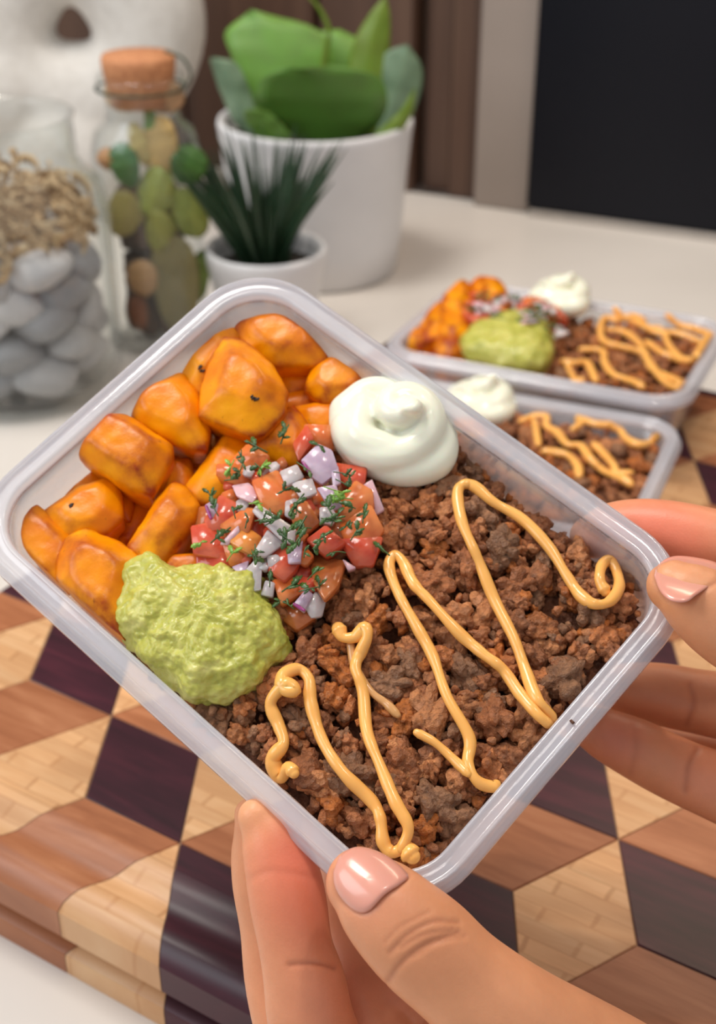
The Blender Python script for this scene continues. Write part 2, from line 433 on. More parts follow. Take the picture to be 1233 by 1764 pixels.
# glue core just under the blocks, following the same profile
V = []; F = []
cp = [(BY1-.0005, -.0006), (.030, -.0006)] + [(d+.0005, z-.0004) for d, z in prof[1:]]
for x in (BX0+.0006, BX1-.0006):
    for d, z in cp: V.append((x, d, BT+z))
    V.append((x, BY1-.0005, 0))
N = len(cp)+1
F = [(i, (i+1) % N, N+(i+1) % N, N+i) for i in range(N)] + [tuple(range(N))[::-1], tuple(range(N, 2*N))]
board = link('cutting_board', mesh_from('cutting_board', V, F, False), M_GLUE, M=FB.mat())
prop(board, 'thick end-grain cutting board of purple, tan and brown diamond blocks lying on the white counter', 'cutting board')
La, Lb = e1+e2, e2+e3
cnt = 0
for i in range(-14, 15):
    for j in range(-14, 15):
        O = org + i*La + j*Lb
        for (p, q, mt) in ((e1, e2, M_PURPLE), (e2, e3, M_MAPLE), (e3, -e1, M_BROWN)):
            rh = [O, O+p, O+p+q, O+q]; c = sum(rh)/4
            rh = [tuple(k+(c-k)*.008) for k in rh]
            if c[0] < BX0-.05 or c[0] > BX1+.05 or c[1] > BY1+.05 or c[1] < -.05: continue
            me = block_mesh('wood_block', rh, rnd.uniform(-.00015, .00015))
            if me is None: continue
            bl = link('wood_block', me, mt, board); cnt += 1

# ------------------------------------------------------------------ plastic food container
def rrect(a, b, r, off, z, seg=10):
    a -= off; b -= off; r = max(.004, r-off); P = []
    for cx_, cy_, a0 in ((a-r, b-r, 0), (-a+r, b-r, pi/2), (-a+r, -b+r, pi), (a-r, -b+r, 3*pi/2)):
        for k in range(seg+1):
            t = a0 + pi/2*k/seg; P.append((cx_+r*cos(t), cy_+r*sin(t), z))
    return P
CA, CB, CR, CD = .085, .0617, .0229, .046
def sweep(profile, seg, closed=True):
    V = []; F = []; rings = [rrect(CA, CB, CR, o_, z_, seg) for o_, z_ in profile]
    n_ = len(rings[0])
    for r_ in rings: V += r_
    m = len(rings)
    for i in range(m if closed else m-1):
        k = (i+1) % m
        for j in range(n_):
            F.append((i*n_+j, i*n_+(j+1) % n_, k*n_+(j+1) % n_, k*n_+j))
    return V, F, n_
rimprof = [(.0002, -.0062), (.0, -.0056), (.0, -.0034), (.0003, -.0026), (.0012, -.0024), (.0016, -.0020), (.0018, .0000), (.0022, .0004), (.0027, -.0001), (.0030, -.0011),
           (.0036, -.0012), (.0056, -.0011), (.0062, -.0006), (.0067, -.0003), (.0073, -.0006), (.0077, -.0015), (.0079, -.0040),
           (.0072, -.0040), (.0068, -.0022), (.0040, -.0021), (.0028, -.0020), (.0025, -.0028), (.0012, -.0032), (.0009, -.0040), (.0009, -.0062)]
wallprof = [(.0078, -.0035), (.0085, -.012), (.0100, -.026), (.0118, -.038), (.0136, -.0425), (.0170, -.0452), (.0230, -.0456)]
wallout = [(.0230, -.0463), (.0163, -.0459), (.0128, -.0430), (.0110, -.0384), (.0092, -.026), (.0077, -.012), (.0071, -.0035)]
def make_tray(frame, label):
    root = empty('food_container', frame.mat((0, 0, -CD)))
    prop(root, label, 'food container', 'translucent food containers')
    V, F, n_ = sweep(rimprof, 12); V = [(x, y, z+CD) for x, y, z in V]
    link('rim', mesh_from('rim', V, F), M_RIM, root)
    pr = wallprof+wallout
    V, F, n_ = sweep(pr, 10); V = [(x, y, z+CD) for x, y, z in V]
    k = len(wallprof)-1
    F = [f for idx, f in enumerate(F) if idx//n_ != k]
    F.append(tuple(range(k*n_, (k+1)*n_))); F.append(tuple(range((k+1)*n_, (k+2)*n_))[::-1])
    link('tray_body', mesh_from('tray_body', V, F), M_WALL, root)
    return root
HM = [[0.73948, 0.67033, -0.06184], [-0.59344, 0.60576, -0.52998], [-0.31781, 0.42861, 0.84575]]
FH = Frame(HM, [-0.0103, 0.3054, 0.18247])
make_tray(FH, 'translucent plastic food container held tilted in two hands, filled with taco bowl food')
yaw1 = radians(-25)
F1 = yawframe(yaw1, np.array([.1625, .5995, BT+CD+.0005]) + np.array([-CA*cos(yaw1)-CB*sin(yaw1), -CA*sin(yaw1)+CB*cos(yaw1), 0]))
yaw2 = radians(-22.5)
F2 = yawframe(yaw2, np.array([.161, .5815, BT+CD+.0005]) + np.array([-CA*cos(yaw2)+CB*sin(yaw2), -CA*sin(yaw2)-CB*cos(yaw2), 0]))
make_tray(F1, 'farther translucent food container standing on the board behind the held one')
make_tray(F2, 'nearer translucent food container on the board, mostly hidden behind the held one')

# ------------------------------------------------------------------ food builders
def hull_mesh(pts, name='hull'):
    bm = bmesh.new()
    for p in pts: bm.verts.new(p)
    r = bmesh.ops.convex_hull(bm, input=bm.verts)
    bmesh.ops.delete(bm, geom=[g for g in r['geom_interior'] if isinstance(g, bmesh.types.BMVert)], context='VERTS')
    bmesh.ops.recalc_face_normals(bm, faces=bm.faces)
    me = bpy.data.meshes.new(name); bm.to_mesh(me); bm.free(); return me

def keep_in(w):
    """press what would pass through the tray wall back against it"""
    w = w.copy(); off = .0090+np.clip(-w[:, 2], 0, .04)*.085; a, b, r = CA-off, CB-off, CR-off
    sx, sy = np.sign(w[:, 0]), np.sign(w[:, 1]); ax, ay = np.minimum(np.abs(w[:, 0]), a), np.minimum(np.abs(w[:, 1]), b)
    dx, dy = ax-(a-r), ay-(b-r); d = np.hypot(dx, dy); m = (dx > 0) & (dy > 0) & (d > r); k = np.where(m, r/np.maximum(d, 1e-9), 1)
    ax = np.where(m, (a-r)+dx*k, ax); ay = np.where(m, (b-r)+dy*k, ay); w[:, 0] = sx*ax; w[:, 1] = sy*ay; return w
def chunk(frame, outline, h, rise, depth, label, name='plantain_chunk', cat='plantain chunk', group=None, vox=.0009, seed=0, seeds=None, tilt=(0, 0)):
    """outline = where its contour is seen; the body is a rounded wedge about the plane z=h"""
    rg = random.Random(seed*13+5)
    P = np.array([frame.px(x, y, h) for x, y in outline]); c = P.mean(0)
    P = c+(P-c)*(1+.0019/np.linalg.norm(P-c, axis=1).mean()); pts = [tuple(p-c) for p in P]
    s0 = rg.uniform(.42, .62); ang = rg.uniform(0, pi)
    for k, p in enumerate(P):
        q = (p-c)*s0 + np.array([0, 0, rise*(1+tilt[0]*(p-c)[0]/.012+tilt[1]*(p-c)[1]/.012)]); pts.append(tuple(q))
        q = (p-c)*.80 + np.array([0, 0, -depth]); pts.append(tuple(q))
    me = voxel(hull_mesh(pts), vox)
    v = tri_arrays(me); e = edges_of(me)
    v = keep_in(v+c)-c
    vl = lap(v, e, 8); v_h = lap(vl, e, 22)
    set_co(me, vl); nr = normals(me)
    curv = ((vl-v_h)*nr).sum(1)/.0006
    off = Vector((seed*3.1, seed*1.7, 0))
    d = np.array([noise.noise(Vector(p)*110+off)*.00045 + noise.noise(Vector(p)*320+off)*.00018 for p in vl])
    vl = vl + nr*d[:, None]
    vl = keep_in(vl+c)-c; set_co(me, vl)
    patch = np.array([noise.noise(Vector(p)*70+off) for p in vl])
    vcol(me, 'brown', np.clip(.20+curv*.95+patch*.6 + rg.uniform(-.12, .14), 0, 1.4))
    o = link(name, me, M_PLANT, M=frame.mat(c)); prop(o, label, cat, group)
    for (sx, sy) in (seeds or []):
        # small dark seed dots lying in the flesh
        lp = frame.px(sx, sy, h)-c
        dd = frame.M.T @ ray(sx, sy); dd /= np.linalg.norm(dd)
        from mathutils.bvhtree import BVHTree
        bt = BVHTree.FromPolygons([Vector(p) for p in vl], [tuple(f.vertices) for f in me.polygons])
        hit = bt.ray_cast(Vector(lp-dd*.08), Vector(dd))
        if hit[0] is None: continue
        parts = []
        for k in range(3):
            q = np.array(hit[0])+np.array([rg.uniform(-.0006, .0006), rg.uniform(-.0011, .0011), 0])
            parts.append(tube([q+np.array([0, -.0003, 0]), q+np.array([0, .0003, 0])], [.00034, .00034], 6, cap=2))
        link('seed', mesh_from('seed', *merge(parts)), M_SEED, o)
    return o

# ico directions
def ico(sub):
    bm = bmesh.new(); bmesh.ops.create_icosphere(bm, subdivisions=sub, radius=1)
    v = np.array([p.co[:] for p in bm.verts]); f = np.array([[q.index for q in t.verts] for t in bm.faces]); bm.free()
    return v/np.linalg.norm(v, axis=1)[:, None], f
ICO = {2: ico(2), 3: ico(3), 4: ico(4)}
def clump_shape(sub, rg, nb=16, noise_amp=.10):
    D, f = ICO[sub]; R = np.full(len(D), .50)
    for k in range(nb):
        c = np.array([rg.gauss(0, 1) for _ in range(3)]); c *= rg.uniform(.30, .76)/np.linalg.norm(c); r = rg.uniform(.15, .36)
        b = D@c; disc = b*b-(c@c)+r*r
        t = np.where(disc > 0, b+np.sqrt(np.clip(disc, 0, None)), 0); R = np.maximum(R, t)
    o_ = Vector((rg.uniform(0, 50), 0, 0))
    R = R*(1+np.array([noise.noise(Vector(d)*3.2+o_)*noise_amp*1.6 + noise.noise(Vector(d)*8+o_)*noise_amp*1.2 for d in D]))
    return D*R[:, None], f
def meat(frame, inside, hfun, npc, big, name, label, group, sub=3, seed=1, xr=(-.075, .075), yr=(-.052, .052)):
    rg = random.Random(seed)
    lib = [clump_shape(sub+(1 if sub == 3 else 0), rg, 30 if sub == 3 else 16) for _ in range(14)]; lib_s = [clump_shape(max(2, sub-1), rg, 9) for _ in range(8)]
    VV = []; FF = []; CC = []; base = 0
    # bed underneath
    nx, ny = 80, 60; gx = np.linspace(*xr, nx); gy = np.linspace(*yr, ny); idx = {}
    BV = []; BF = []
    for i, x in enumerate(gx):
        for j, y in enumerate(gy):
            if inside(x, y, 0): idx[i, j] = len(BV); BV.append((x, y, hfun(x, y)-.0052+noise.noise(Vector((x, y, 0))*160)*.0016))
    for (i, j) in idx:
        q = [(i, j), (i+1, j), (i+1, j+1), (i, j+1)]
        if all(k in idx for k in q): BF.append([idx[k] for k in q])
    top = len(BV)
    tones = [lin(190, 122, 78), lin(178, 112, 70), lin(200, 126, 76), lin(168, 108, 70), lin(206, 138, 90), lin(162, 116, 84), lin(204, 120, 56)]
    placed = []
    k = 0; tries = 0
    while k < npc and tries < npc*30:
        tries += 1
        x = rg.uniform(*xr); y = rg.uniform(*yr)
        if rg.random() < big: s_ = rg.uniform(.0042, .0086)
        else: s_ = rg.uniform(.0018, .0036)
        if not inside(x, y, s_*.45): continue
        dz = rg.uniform(-.0045, .0) if s_ < .004 else rg.uniform(-.0035, -.0010)
        if s_ > .004 and any((x-a)**2+(y-b)**2 < (s_*.95)**2 for a, b in placed): continue
        if s_ > .004: placed.append((x, y))
        v, f = (lib if s_ > .0034 else lib_s)[rg.randrange(14 if s_ > .0034 else 8)]
        q = Matrix.Rotation(rg.uniform(0, 6.28), 3, 'Z') @ Matrix.Rotation(rg.uniform(0, 6.28), 3, 'X')
        A = np.array(q) * (s_*np.array([rg.uniform(.85, 1.3), rg.uniform(.8, 1.1), rg.uniform(.7, .95)]))[None, :]
        w = v@A.T + np.array([x, y, hfun(x, y)+dz])
        VV.append(w); FF.append(f+base); base += len(w)
        t = np.array(tones[rg.randrange(7)])*rg.uniform(.85, 1.15)
        CC.append(np.repeat(t[None], len(w), 0)); k += 1
    V = np.vstack(VV); Fa = np.vstack(FF)
    me = bpy.data.meshes.new(name)
    nv = len(V)+top
    me.vertices.add(nv); allv = np.vstack([V, np.array(BV)]); me.vertices.foreach_set('co', allv.astype('f').ravel())
    BFa = np.array(BF)+len(V)
    loops = np.concatenate([Fa.ravel(), BFa.ravel()]); me.loops.add(len(loops)); me.loops.foreach_set('vertex_index', loops.astype('i'))
    starts = np.concatenate([np.arange(len(Fa))*3, len(Fa)*3+np.arange(len(BFa))*4]); me.polygons.add(len(starts))
    me.polygons.foreach_set('loop_start', starts.astype('i'))
    me.update(calc_edges=True); me.polygons.foreach_set('use_smooth', [True]*len(me.polygons)); me.validate()
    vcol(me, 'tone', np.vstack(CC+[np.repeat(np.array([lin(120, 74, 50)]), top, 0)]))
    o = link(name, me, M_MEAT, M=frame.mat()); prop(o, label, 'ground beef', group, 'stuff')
    return o
def in_rr(x, y, m, off=.0080):
    a, b, r = CA-off-m, CB-off-m, CR-off; ax, ay = abs(x), abs(y)
    if ax > a or ay > b: return False
    dx, dy = ax-(a-r), ay-(b-r)
    return not (dx > 0 and dy > 0 and dx*dx+dy*dy > r*r)
def poly_in(P, x, y):
    c = False; j = len(P)-1
    for i in range(len(P)):
        if (P[i][1] > y) != (P[j][1] > y) and x < (P[j][0]-P[i][0])*(y-P[i][1])/(P[j][1]-P[i][1])+P[i][0]: c = not c
        j = i
    return c
def mound(frame, outline, h0, height, mat, label, name, cat, group, amp, nf, nr_=70, nt=220, seed=0):
    P = np.array([frame.px(x, y, h0) for x, y in outline]); P = catmull(np.vstack([P, P[:1]]), 10)[:-1]; c = P.mean(0)
    ang = np.unwrap(np.arctan2(*(P-c)[:, :2].T[::-1])); 
    if ang[-1] < ang[0]: P = P[::-1]; ang = np.unwrap(np.arctan2(*(P-c)[:, :2].T[::-1]))
    rad = np.linalg.norm((P-c)[:, :2], axis=1); T = ang[0]+np.linspace(0, 2*pi, nt, endpoint=False)
    R = np.interp(T, np.r_[ang, ang[0]+2*pi], np.r_[rad, rad[0]])
    V = []; F = []; o_ = Vector((seed*7.3, 2, 1))
    for i in range(nr_+1):
        u = i/nr_
        # u: 0 centre .. .8 contour .. 1 tucked under
        if u < .82:
            g = u/.82; rr = sin(g*pi/2)**.85; zz = cos(g*pi/2)**.75
        else:
            g = (u-.82)/.18; rr = 1-.16*g; zz = -g*.9
        for j in range(nt):
            x, y = R[j]*rr*cos(T[j]), R[j]*rr*sin(T[j]); z = height*zz
            V.append(Vector((x, y, z)))
    for i in range(nr_):
        for j in range(nt): F.append((i*nt+j, (i+1)*nt+j, (i+1)*nt+(j+1) % nt, i*nt+(j+1) % nt))
    me = mesh_from(name, V, F); bm = bmesh.new(); bm.from_mesh(me); bmesh.ops.remove_doubles(bm, verts=bm.verts, dist=1e-5); bmesh.ops.recalc_face_normals(bm, faces=bm.faces)
    bm.normal_update(); 
    for v in bm.verts:
        p = v.co+o_*.01
        a = noise.noise(p*nf*.55)*1.5 + noise.noise(p*nf*1.15)*1.0 + (.3-abs(noise.noise(p*nf*1.7)))*-.55 + noise.noise(p*nf*3.2)*.34 + noise.noise(p*nf*8)*.12
        v.co = v.co + v.normal*amp*a
    bm.to_mesh(me); bm.free(); me.polygons.foreach_set('use_smooth', [True]*len(me.polygons))
    o = link(name, me, mat, M=frame.mat(c)); prop(o, label, cat, group); return o
def cream(frame, outline, h0, label, group, S=1.0, vox=.0009, seed=0):
    P = np.array([frame.px(x, y, h0) for x, y in outline]); c = P.mean(0); Q = P-c
    parts = []
    # skirt: a fat ring of cream following the contour, then a rising spiral, then a curled peak
    ring = catmull(np.vstack([Q, Q[:1]])*np.array([.74, .74, 1]), 4)
    parts.append(tube(ring+np.array([0, 0, .001]), [.0052*S]*len(ring), 14))
    body = hull_mesh([tuple(q*np.array([.80, .80, 1])+np.array([0, 0, -.005])) for q in Q]+[tuple(q*.62+np.array([0, 0, .0055*S])) for q in Q])
    parts.append(([tuple(v.co) for v in body.vertices], [tuple(f.vertices) for f in body.polygons]))
    sp = []; sr = []
    mr = np.linalg.norm(Q[:, :2], axis=1).mean()
    for k in range(46):
        t = k/45; a = -2.4+t*2*pi*1.25; r = mr*(.66*(1-t)**.8+.03); sp.append((r*cos(a)+.0022*S*t, r*sin(a)+.0034*S*t, (.0028+.0080*t)*S)); sr.append((.0058-.0020*t)*S)
    parts.append(tube(sp, sr, 12))
    tipp = [(.0020, .0030, .0095), (.0044, .0040, .0125), (.0052, .0026, .0148), (.0036, .0010, .0150)]
    tp = catmull(np.array(tipp)*S, 5); parts.append(tube(tp, np.linspace(.0040, .0012, len(tp))*S, 12))
    fold = catmull([(-mr*.55, -mr*.1, .0035*S), (-mr*.2, -mr*.55, .0055*S), (mr*.45, -mr*.35, .0045*S)], 8); parts.append(tube(fold, [.0050*S]*len(fold), 12))
    me = voxel(mesh_from('c', *merge(parts)), vox); v = tri_arrays(me); e = edges_of(me)
    set_co(me, lap(v, e, 9)); me.polygons.foreach_set('use_smooth', [True]*len(me.polygons))
    o = link('sour_cream', me, M_CREAM, M=frame.mat(c)); prop(o, label, 'sour cream', group); return o
def dice(frame, outline, h, th, mat, label, name, cat, group, seed=0, bev=.00032, curve=0.0):
    rg = random.Random(seed); P = np.array([frame.px(x, y, h) for x, y in outline]); c = P.mean(0); pts = []
    tx, ty = rg.uniform(-.35, .35), rg.uniform(-.35, .35)
    for p in P:
        q = p-c; z = q[0]*tx+q[1]*ty
        pts.append((q[0], q[1], z)); s_ = rg.uniform(.78, .92)
        pts.append((q[0]*.9, q[1]*.9, z+th*.22)); pts.append((q[0]*s_, q[1]*s_, z-th))
    me = hull_mesh(pts); bm = bmesh.new(); bm.from_mesh(me)
    bmesh.ops.dissolve_limit(bm, angle_limit=radians(12), verts=bm.verts, edges=bm.edges)
    bmesh.ops.bevel(bm, geom=bm.edges[:], offset=bev, segments=2, affect='EDGES', clamp_overlap=True)
    bmesh.ops.triangulate(bm, faces=bm.faces); bm.to_mesh(me); bm.free()
    me.polygons.foreach_set('use_smooth', [True]*len(me.polygons))
    o = link(name, me, mat, M=frame.mat(c)); prop(o, label, cat, group); return o
def herb_mesh(rg, S=1.0):
    """a chopped cilantro scrap: thin stem and a few narrow toothed leaflets"""
    parts = []; L = rg.uniform(.003, .006)*S
    a0 = rg.uniform(-.6, .6); st = catmull([(0, 0, 0), (L*.5, L*.3*a0, .0003), (L, L*.5*a0, .0001)], 3)
    parts.append(tube(st, [.00020*S]*len(st), 5, cap=1))
    for k in range(rg.randint(2, 5)):
        t0 = rg.uniform(.2, 1); c = np.array([L*t0, L*.5*a0*t0, .0002]); an = rg.uniform(-1.2, 1.2)+(pi if rg.random() < .2 else 0); ln = rg.uniform(.0016, .0034)*S; w = ln*rg.uniform(.16, .34)
        tz = rg.uniform(-.35, .35); pr = [(0, .1), (.25, .7), (.35, .5), (.55, 1), (.65, .6), (.8, .7), (1, .05)]
        top = [(ln*u, w*v_) for u, v_ in pr]+[(ln*u, -w*v_) for u, v_ in pr[::-1]]; n_ = len(top)
        top = [(c[0]+x*cos(an)-y*sin(an), c[1]+x*sin(an)+y*cos(an), c[2]+x*tz+abs(y)*.5) for x, y in top]
        V = top+[(x, y, z-.00016*S) for x, y, z in top]
        F = [(j, j+1, n_-2-j, n_-1-j) for j in range(n_//2-1)]+[(n_+j, n_+n_-1-j, n_+n_-2-j, n_+j+1) for j in range(n_//2-1)]+[(j, n_+j, n_+(j+1) % n_, (j+1) % n_) for j in range(n_)]
        parts.append((V, F))
    return mesh_from('herb', *merge(parts))
class HMap:
    """coarse map of the highest point of a mesh in its frame"""
    def __init__(s, me, cell=.0008, off=(0, 0, 0)):
        v = tri_arrays(me)+np.array(off); s.c = cell; s.x0, s.y0 = v[:, 0].min(), v[:, 1].min()
        i = ((v[:, 0]-s.x0)/cell).astype(int); j = ((v[:, 1]-s.y0)/cell).astype(int)
        s.g = np.full((i.max()+1, j.max()+1), -1.0); np.maximum.at(s.g, (i, j), v[:, 2])
    def __call__(s, x, y, r=2):
        i, j = int((x-s.x0)/s.c), int((y-s.y0)/s.c)
        q = s.g[max(0, i-r):max(0, i+r+1), max(0, j-r):max(0, j+r+1)]
        q = q[q > -.5]; return float(np.percentile(q, 85)) if q.size else None
def ribbon(frame, path, h, R, hm, mat, label, name, group, blob=(), lift=.0, seed=0):
    """a squeezed line of sauce lying on the food"""
    PX = catmull(np.array([(x, y, 0) for x, y in path], float), 7)[:, :2]; n_ = len(PX)
    Z = []
    for x, y in PX:
        p = frame.px(x, y, h); q = hm(p[0], p[1]); Z.append(h if q is None else q)
    K = np.ones(9)/9; Z = np.convolve(np.pad(np.array(Z), 4, 'edge'), K, 'valid')+R*.7+lift
    P = np.array([frame.px(x, y, z) for (x, y), z in zip(PX, Z)])
    P = keep_in(P)
    rg = random.Random(seed); ph = rg.uniform(0, 9)
    rr = np.array([R*(1+.10*sin(i*.35+ph)+.14*noise.noise(Vector((i*.3, ph, 0)))) for i in range(n_)])
    for (bx, by, br) in blob:
        q = frame.px(bx, by, h); d = np.linalg.norm((P-q)[:, :2], axis=1); rr = rr*(1+br*np.exp(-(d/.0022)**2))
    rr[0] *= .8; rr[-1] *= .8
    c = P.mean(0); V, F = tube(P-c, rr, 12, flat=.9)
    o = link(name, mesh_from(name, V, F), mat, M=frame.mat(c)); prop(o, label, 'sauce', group); return o
# ------------------------------------------------------------------ food in the held container
Z3 = lambda L: [(x*.5028, 450+y*.5028) for x, y in L]
Z5 = lambda L: [(300+x*.4217, 640+y*.4217) for x, y in L]
G = 'roasted plantain chunks in the held container'
PL = [
 ([(640,195),(735,198),(825,262),(800,300),(760,320),(730,400),(700,455),(655,440),(612,370),(620,280)], -.010, .004, .014, 'plantain chunk with a dark seed row, just left of the largest chunk', [(346, 632), (346, 641)]),
 ([(775,272),(840,285),(930,365),(975,440),(960,510),(900,578),(860,585),(690,520),(700,440),(735,330)], -.004, .006, .016, 'largest plantain chunk, a wedge standing in the middle of the top group', [(438, 682), (441, 688)]),
 ([(810,212),(930,172),(1000,185),(1100,255),(1118,310),(1095,345),(940,355),(860,310),(825,262)], -.010, .005, .014, 'plantain chunk with browned rim in the held container\'s top corner', None),
 ([(915,345),(1110,335),(1090,400),(1060,425),(985,450),(945,410)], -.018, .002, .010, 'plantain chunk tucked under the one in the far top corner', [(475, 634)]),
 ([(1085,360),(1160,322),(1262,330),(1262,420),(1220,470),(1110,480),(1060,430)], -.012, .004, .013, 'blocky orange plantain chunk right behind the sour cream', None),
 ([(970,455),(1060,440),(1095,490),(1040,520),(970,515)], -.019, .002, .008, 'small plantain piece in the gap right of the largest chunk', None),
 ([(1025,505),(1150,485),(1190,540),(1180,590),(1110,610),(1040,570)], -.014, .003, .010, 'bright yellow plantain piece touching the left side of the sour cream', None),
 ([(865,580),(910,530),(1000,510),(1045,560),(1065,610),(1040,690),(970,690),(900,640)], -.011, .004, .012, 'plantain chunk with a browned face just above the salsa', None),
 ([(450,455),(500,415),(620,390),(670,460),(705,560),(690,632),(640,630),(480,560),(445,510)], -.008, .005, .014, 'smooth round-cornered yellow plantain chunk left of the largest one', None),
 ([(250,635),(350,503),(420,530),(575,625),(575,670),(510,790),(450,775),(310,690)], -.006, .006, .016, 'long speckled barrel-shaped plantain chunk by the upper left wall', None),
 ([(165,820),(230,710),(300,688),(395,740),(445,810),(430,880),(300,830)], -.018, .003, .012, 'plantain chunk half hidden under the long speckled one', None),
 ([(155,865),(270,780),(370,755),(400,800),(405,880),(350,930),(240,950),(190,920)], -.011, .004, .012, 'plantain chunk with a charred ridge in the left corner group', [(119, 872)]),
 ([(45,960),(60,880),(105,832),(150,870),(235,945),(245,980),(210,1080),(170,1105),(100,1050),(60,1000)], -.010, .003, .014, 'leftmost plantain chunk, in the left corner of the held container', None),
 ([(205,1020),(240,950),(300,928),(400,970),(475,1030),(455,1180),(410,1290),(350,1262),(240,1165),(203,1110)], -.007, .006, .016, 'large smooth yellow plantain chunk directly left of the guacamole', None),
 ([(440,985),(540,820),(590,765),(640,790),(675,850),(650,910),(540,1040),(460,1010)], -.009, .004, .013, 'oblong browned plantain chunk between the salsa and the left corner group', None),
 ([(640,770),(780,590),(830,620),(890,680),(840,760),(740,815),(660,820)], -.012, .003, .012, 'rough-faced plantain chunk under the upper left edge of the salsa', None),
 ([(525,775),(565,695),(640,683),(652,740),(640,800),(580,790)], -.015, .003, .010, 'small reddish plantain piece beside the long speckled chunk', None),
 ([(700,560),(860,585),(885,650),(810,640),(690,700),(650,700)], -.021, .002, .010, 'dark plantain piece low in the gap under the largest chunk', None),
 ([(555,1065),(580,1010),(690,1010),(720,1070),(640,1095)], -.012, .003, .010, 'small plantain piece between the guacamole and the salsa', None),
 ([(550,640),(700,630),(700,720),(600,700)], -.023, .002, .010, 'dark plantain piece at the centre of the pile, deep between the chunks', None),
 ([(395,960),(430,840),(540,790),(520,880),(440,985)], -.022, .003, .010, 'shaded plantain piece deep behind the oblong browned chunk', None),
 ([(560,880),(690,830),(740,960),(660,1030),(560,1010)], -.022, .003, .010, 'shaded plantain piece deep under the left edge of the salsa', None),
 ([(300,850),(450,830),(470,980),(360,1000)], -.026, .002, .012, 'deepest plantain piece of the left corner group', None),
]
for k, (ol, h, ri, de, lab, sd) in enumerate(PL):
    chunk(FH, Z3(ol), h, ri, de, lab, group=G, seed=k+1, seeds=sd, vox=.0008)

# ground beef bed: right part, thinning out beneath the plantain
def in_held(x, y, m):
    if not in_rr(x, y, m+.0005): return False
    return x > -.028 + .25*max(0, y)*0 + noise.noise(Vector((y*60, 3, 0)))*.004 - (0 if y > -.02 else .0)
def h_held(x, y):
    e_ = min(CA-.008-abs(x), CB-.008-abs(y)); 
    z = -.0085 - .0020*max(0, 1-e_/.010) + .0022*noise.noise(Vector((x*45, y*45, 1)))
    if x < -.005: z -= (-.005-x)*.30
    if y > .030: z -= (y-.030)*.12
    return z
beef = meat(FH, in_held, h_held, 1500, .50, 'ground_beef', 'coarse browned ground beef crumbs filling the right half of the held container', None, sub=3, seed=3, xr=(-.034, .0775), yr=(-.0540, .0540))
HMH = HMap(beef.data)

mound(FH, [(215,985),(255,968),(290,985),(345,985),(400,990),(440,995),(470,1020),(485,1060),(503,1110),(495,1140),(470,1160),(450,1185),(400,1215),(345,1222),(310,1195),(270,1160),(235,1130),(205,1092),(200,1060),(208,1025)],
      -.0105, .0125, M_GUAC, 'chunky light green guacamole mound by the lower left wall of the held container', 'guacamole', 'guacamole', 'guacamole portions', .00125, 190, seed=2, nr_=110, nt=330)
cream(FH, [(568,700),(590,683),(620,662),(665,660),(720,668),(755,690),(778,735),(788,785),(775,818),(740,833),(700,836),(650,822),(600,795),(572,750)], -.008,
      'glossy swirled white sour cream dollop in the held container', 'sour cream dollops', vox=.0006)

# salsa: tomato, onion and herb scraps, each its own piece
TG, OG, HG = 'diced tomato in the held salsa', 'diced onion in the held salsa', 'chopped herb scraps in the held salsa'
TOM = [('r',[(490,290),(540,230),(565,285),(510,360)]),('o',[(560,300),(540,235),(640,235),(640,305)]),('o',[(205,370),(300,310),(380,370),(350,400),(230,400)]),
 ('o',[(185,395),(250,385),(275,440),(330,455),(250,458),(185,430)]),('o',[(335,470),(420,415),(485,490),(480,545),(430,580),(370,560)]),('r',[(130,600),(190,520),(260,560),(220,640),(140,640)]),
 ('o',[(190,620),(290,570),(330,580),(300,660),(230,650)]),('r',[(85,650),(170,620),(230,690),(240,760),(95,750)]),('r',[(100,750),(250,765),(205,845),(105,845)]),('y',[(235,700),(290,640),(350,680),(320,750),(260,720)]),
 ('r',[(380,800),(430,720),(520,740),(490,810),(450,850)]),('r',[(550,690),(620,640),(690,700),(620,745)]),('o',[(630,595),(740,465),(800,500),(805,560),(700,605)]),('o',[(685,640),(800,570),(845,650),(800,710),(720,715)]),
 ('r',[(685,705),(840,690),(805,780),(740,785)]),('b',[(556,735),(690,770),(665,880),(620,950),(575,860)]),('o',[(410,860),(490,850),(515,900),(440,945)]),('r',[(500,845),(570,855),(580,895),(510,905)]),
 ('b',[(480,560),(540,545),(585,610),(530,655),(490,620)]),('b',[(435,960),(520,955),(570,1010),(500,1050),(450,1010)]),('r',[(665,370),(780,405),(770,470),(690,455)]),('o',[(200,700),(260,700),(300,760),(230,785)]),
 ('r',[(555,520),(620,495),(655,560),(600,600)]),('r',[(240,520),(300,500),(335,560),(280,590)]),('r',[(360,430),(440,390),(450,440),(380,480)]),('b',[(600,620),(690,620),(700,690),(620,690)]),
 ('r',[(450,640),(540,660),(530,740),(440,730)]),('b',[(100,560),(180,560),(170,640),(90,640)]),('r',[(300,600),(380,590),(370,690),(290,680)]),('o',[(520,470),(600,450),(620,540),(530,550)]),('r',[(450,790),(550,780),(560,860),(460,860)])]
def grow(ol, k=1.22):
    c = np.mean(ol, axis=0); return [tuple(c+(np.array(q)-c)*k) for q in ol]
def salsa_h(x, y):       # the heap rises towards its middle
    d = sqrt(((x-470)/400)**2+((y-620)/420)**2); return -.0085+.0085*max(0, 1-d*d)
DESC = {'r': 'red', 'o': 'orange', 'y': 'pale yellow-orange', 'b': 'brownish translucent'}
CLK = {}
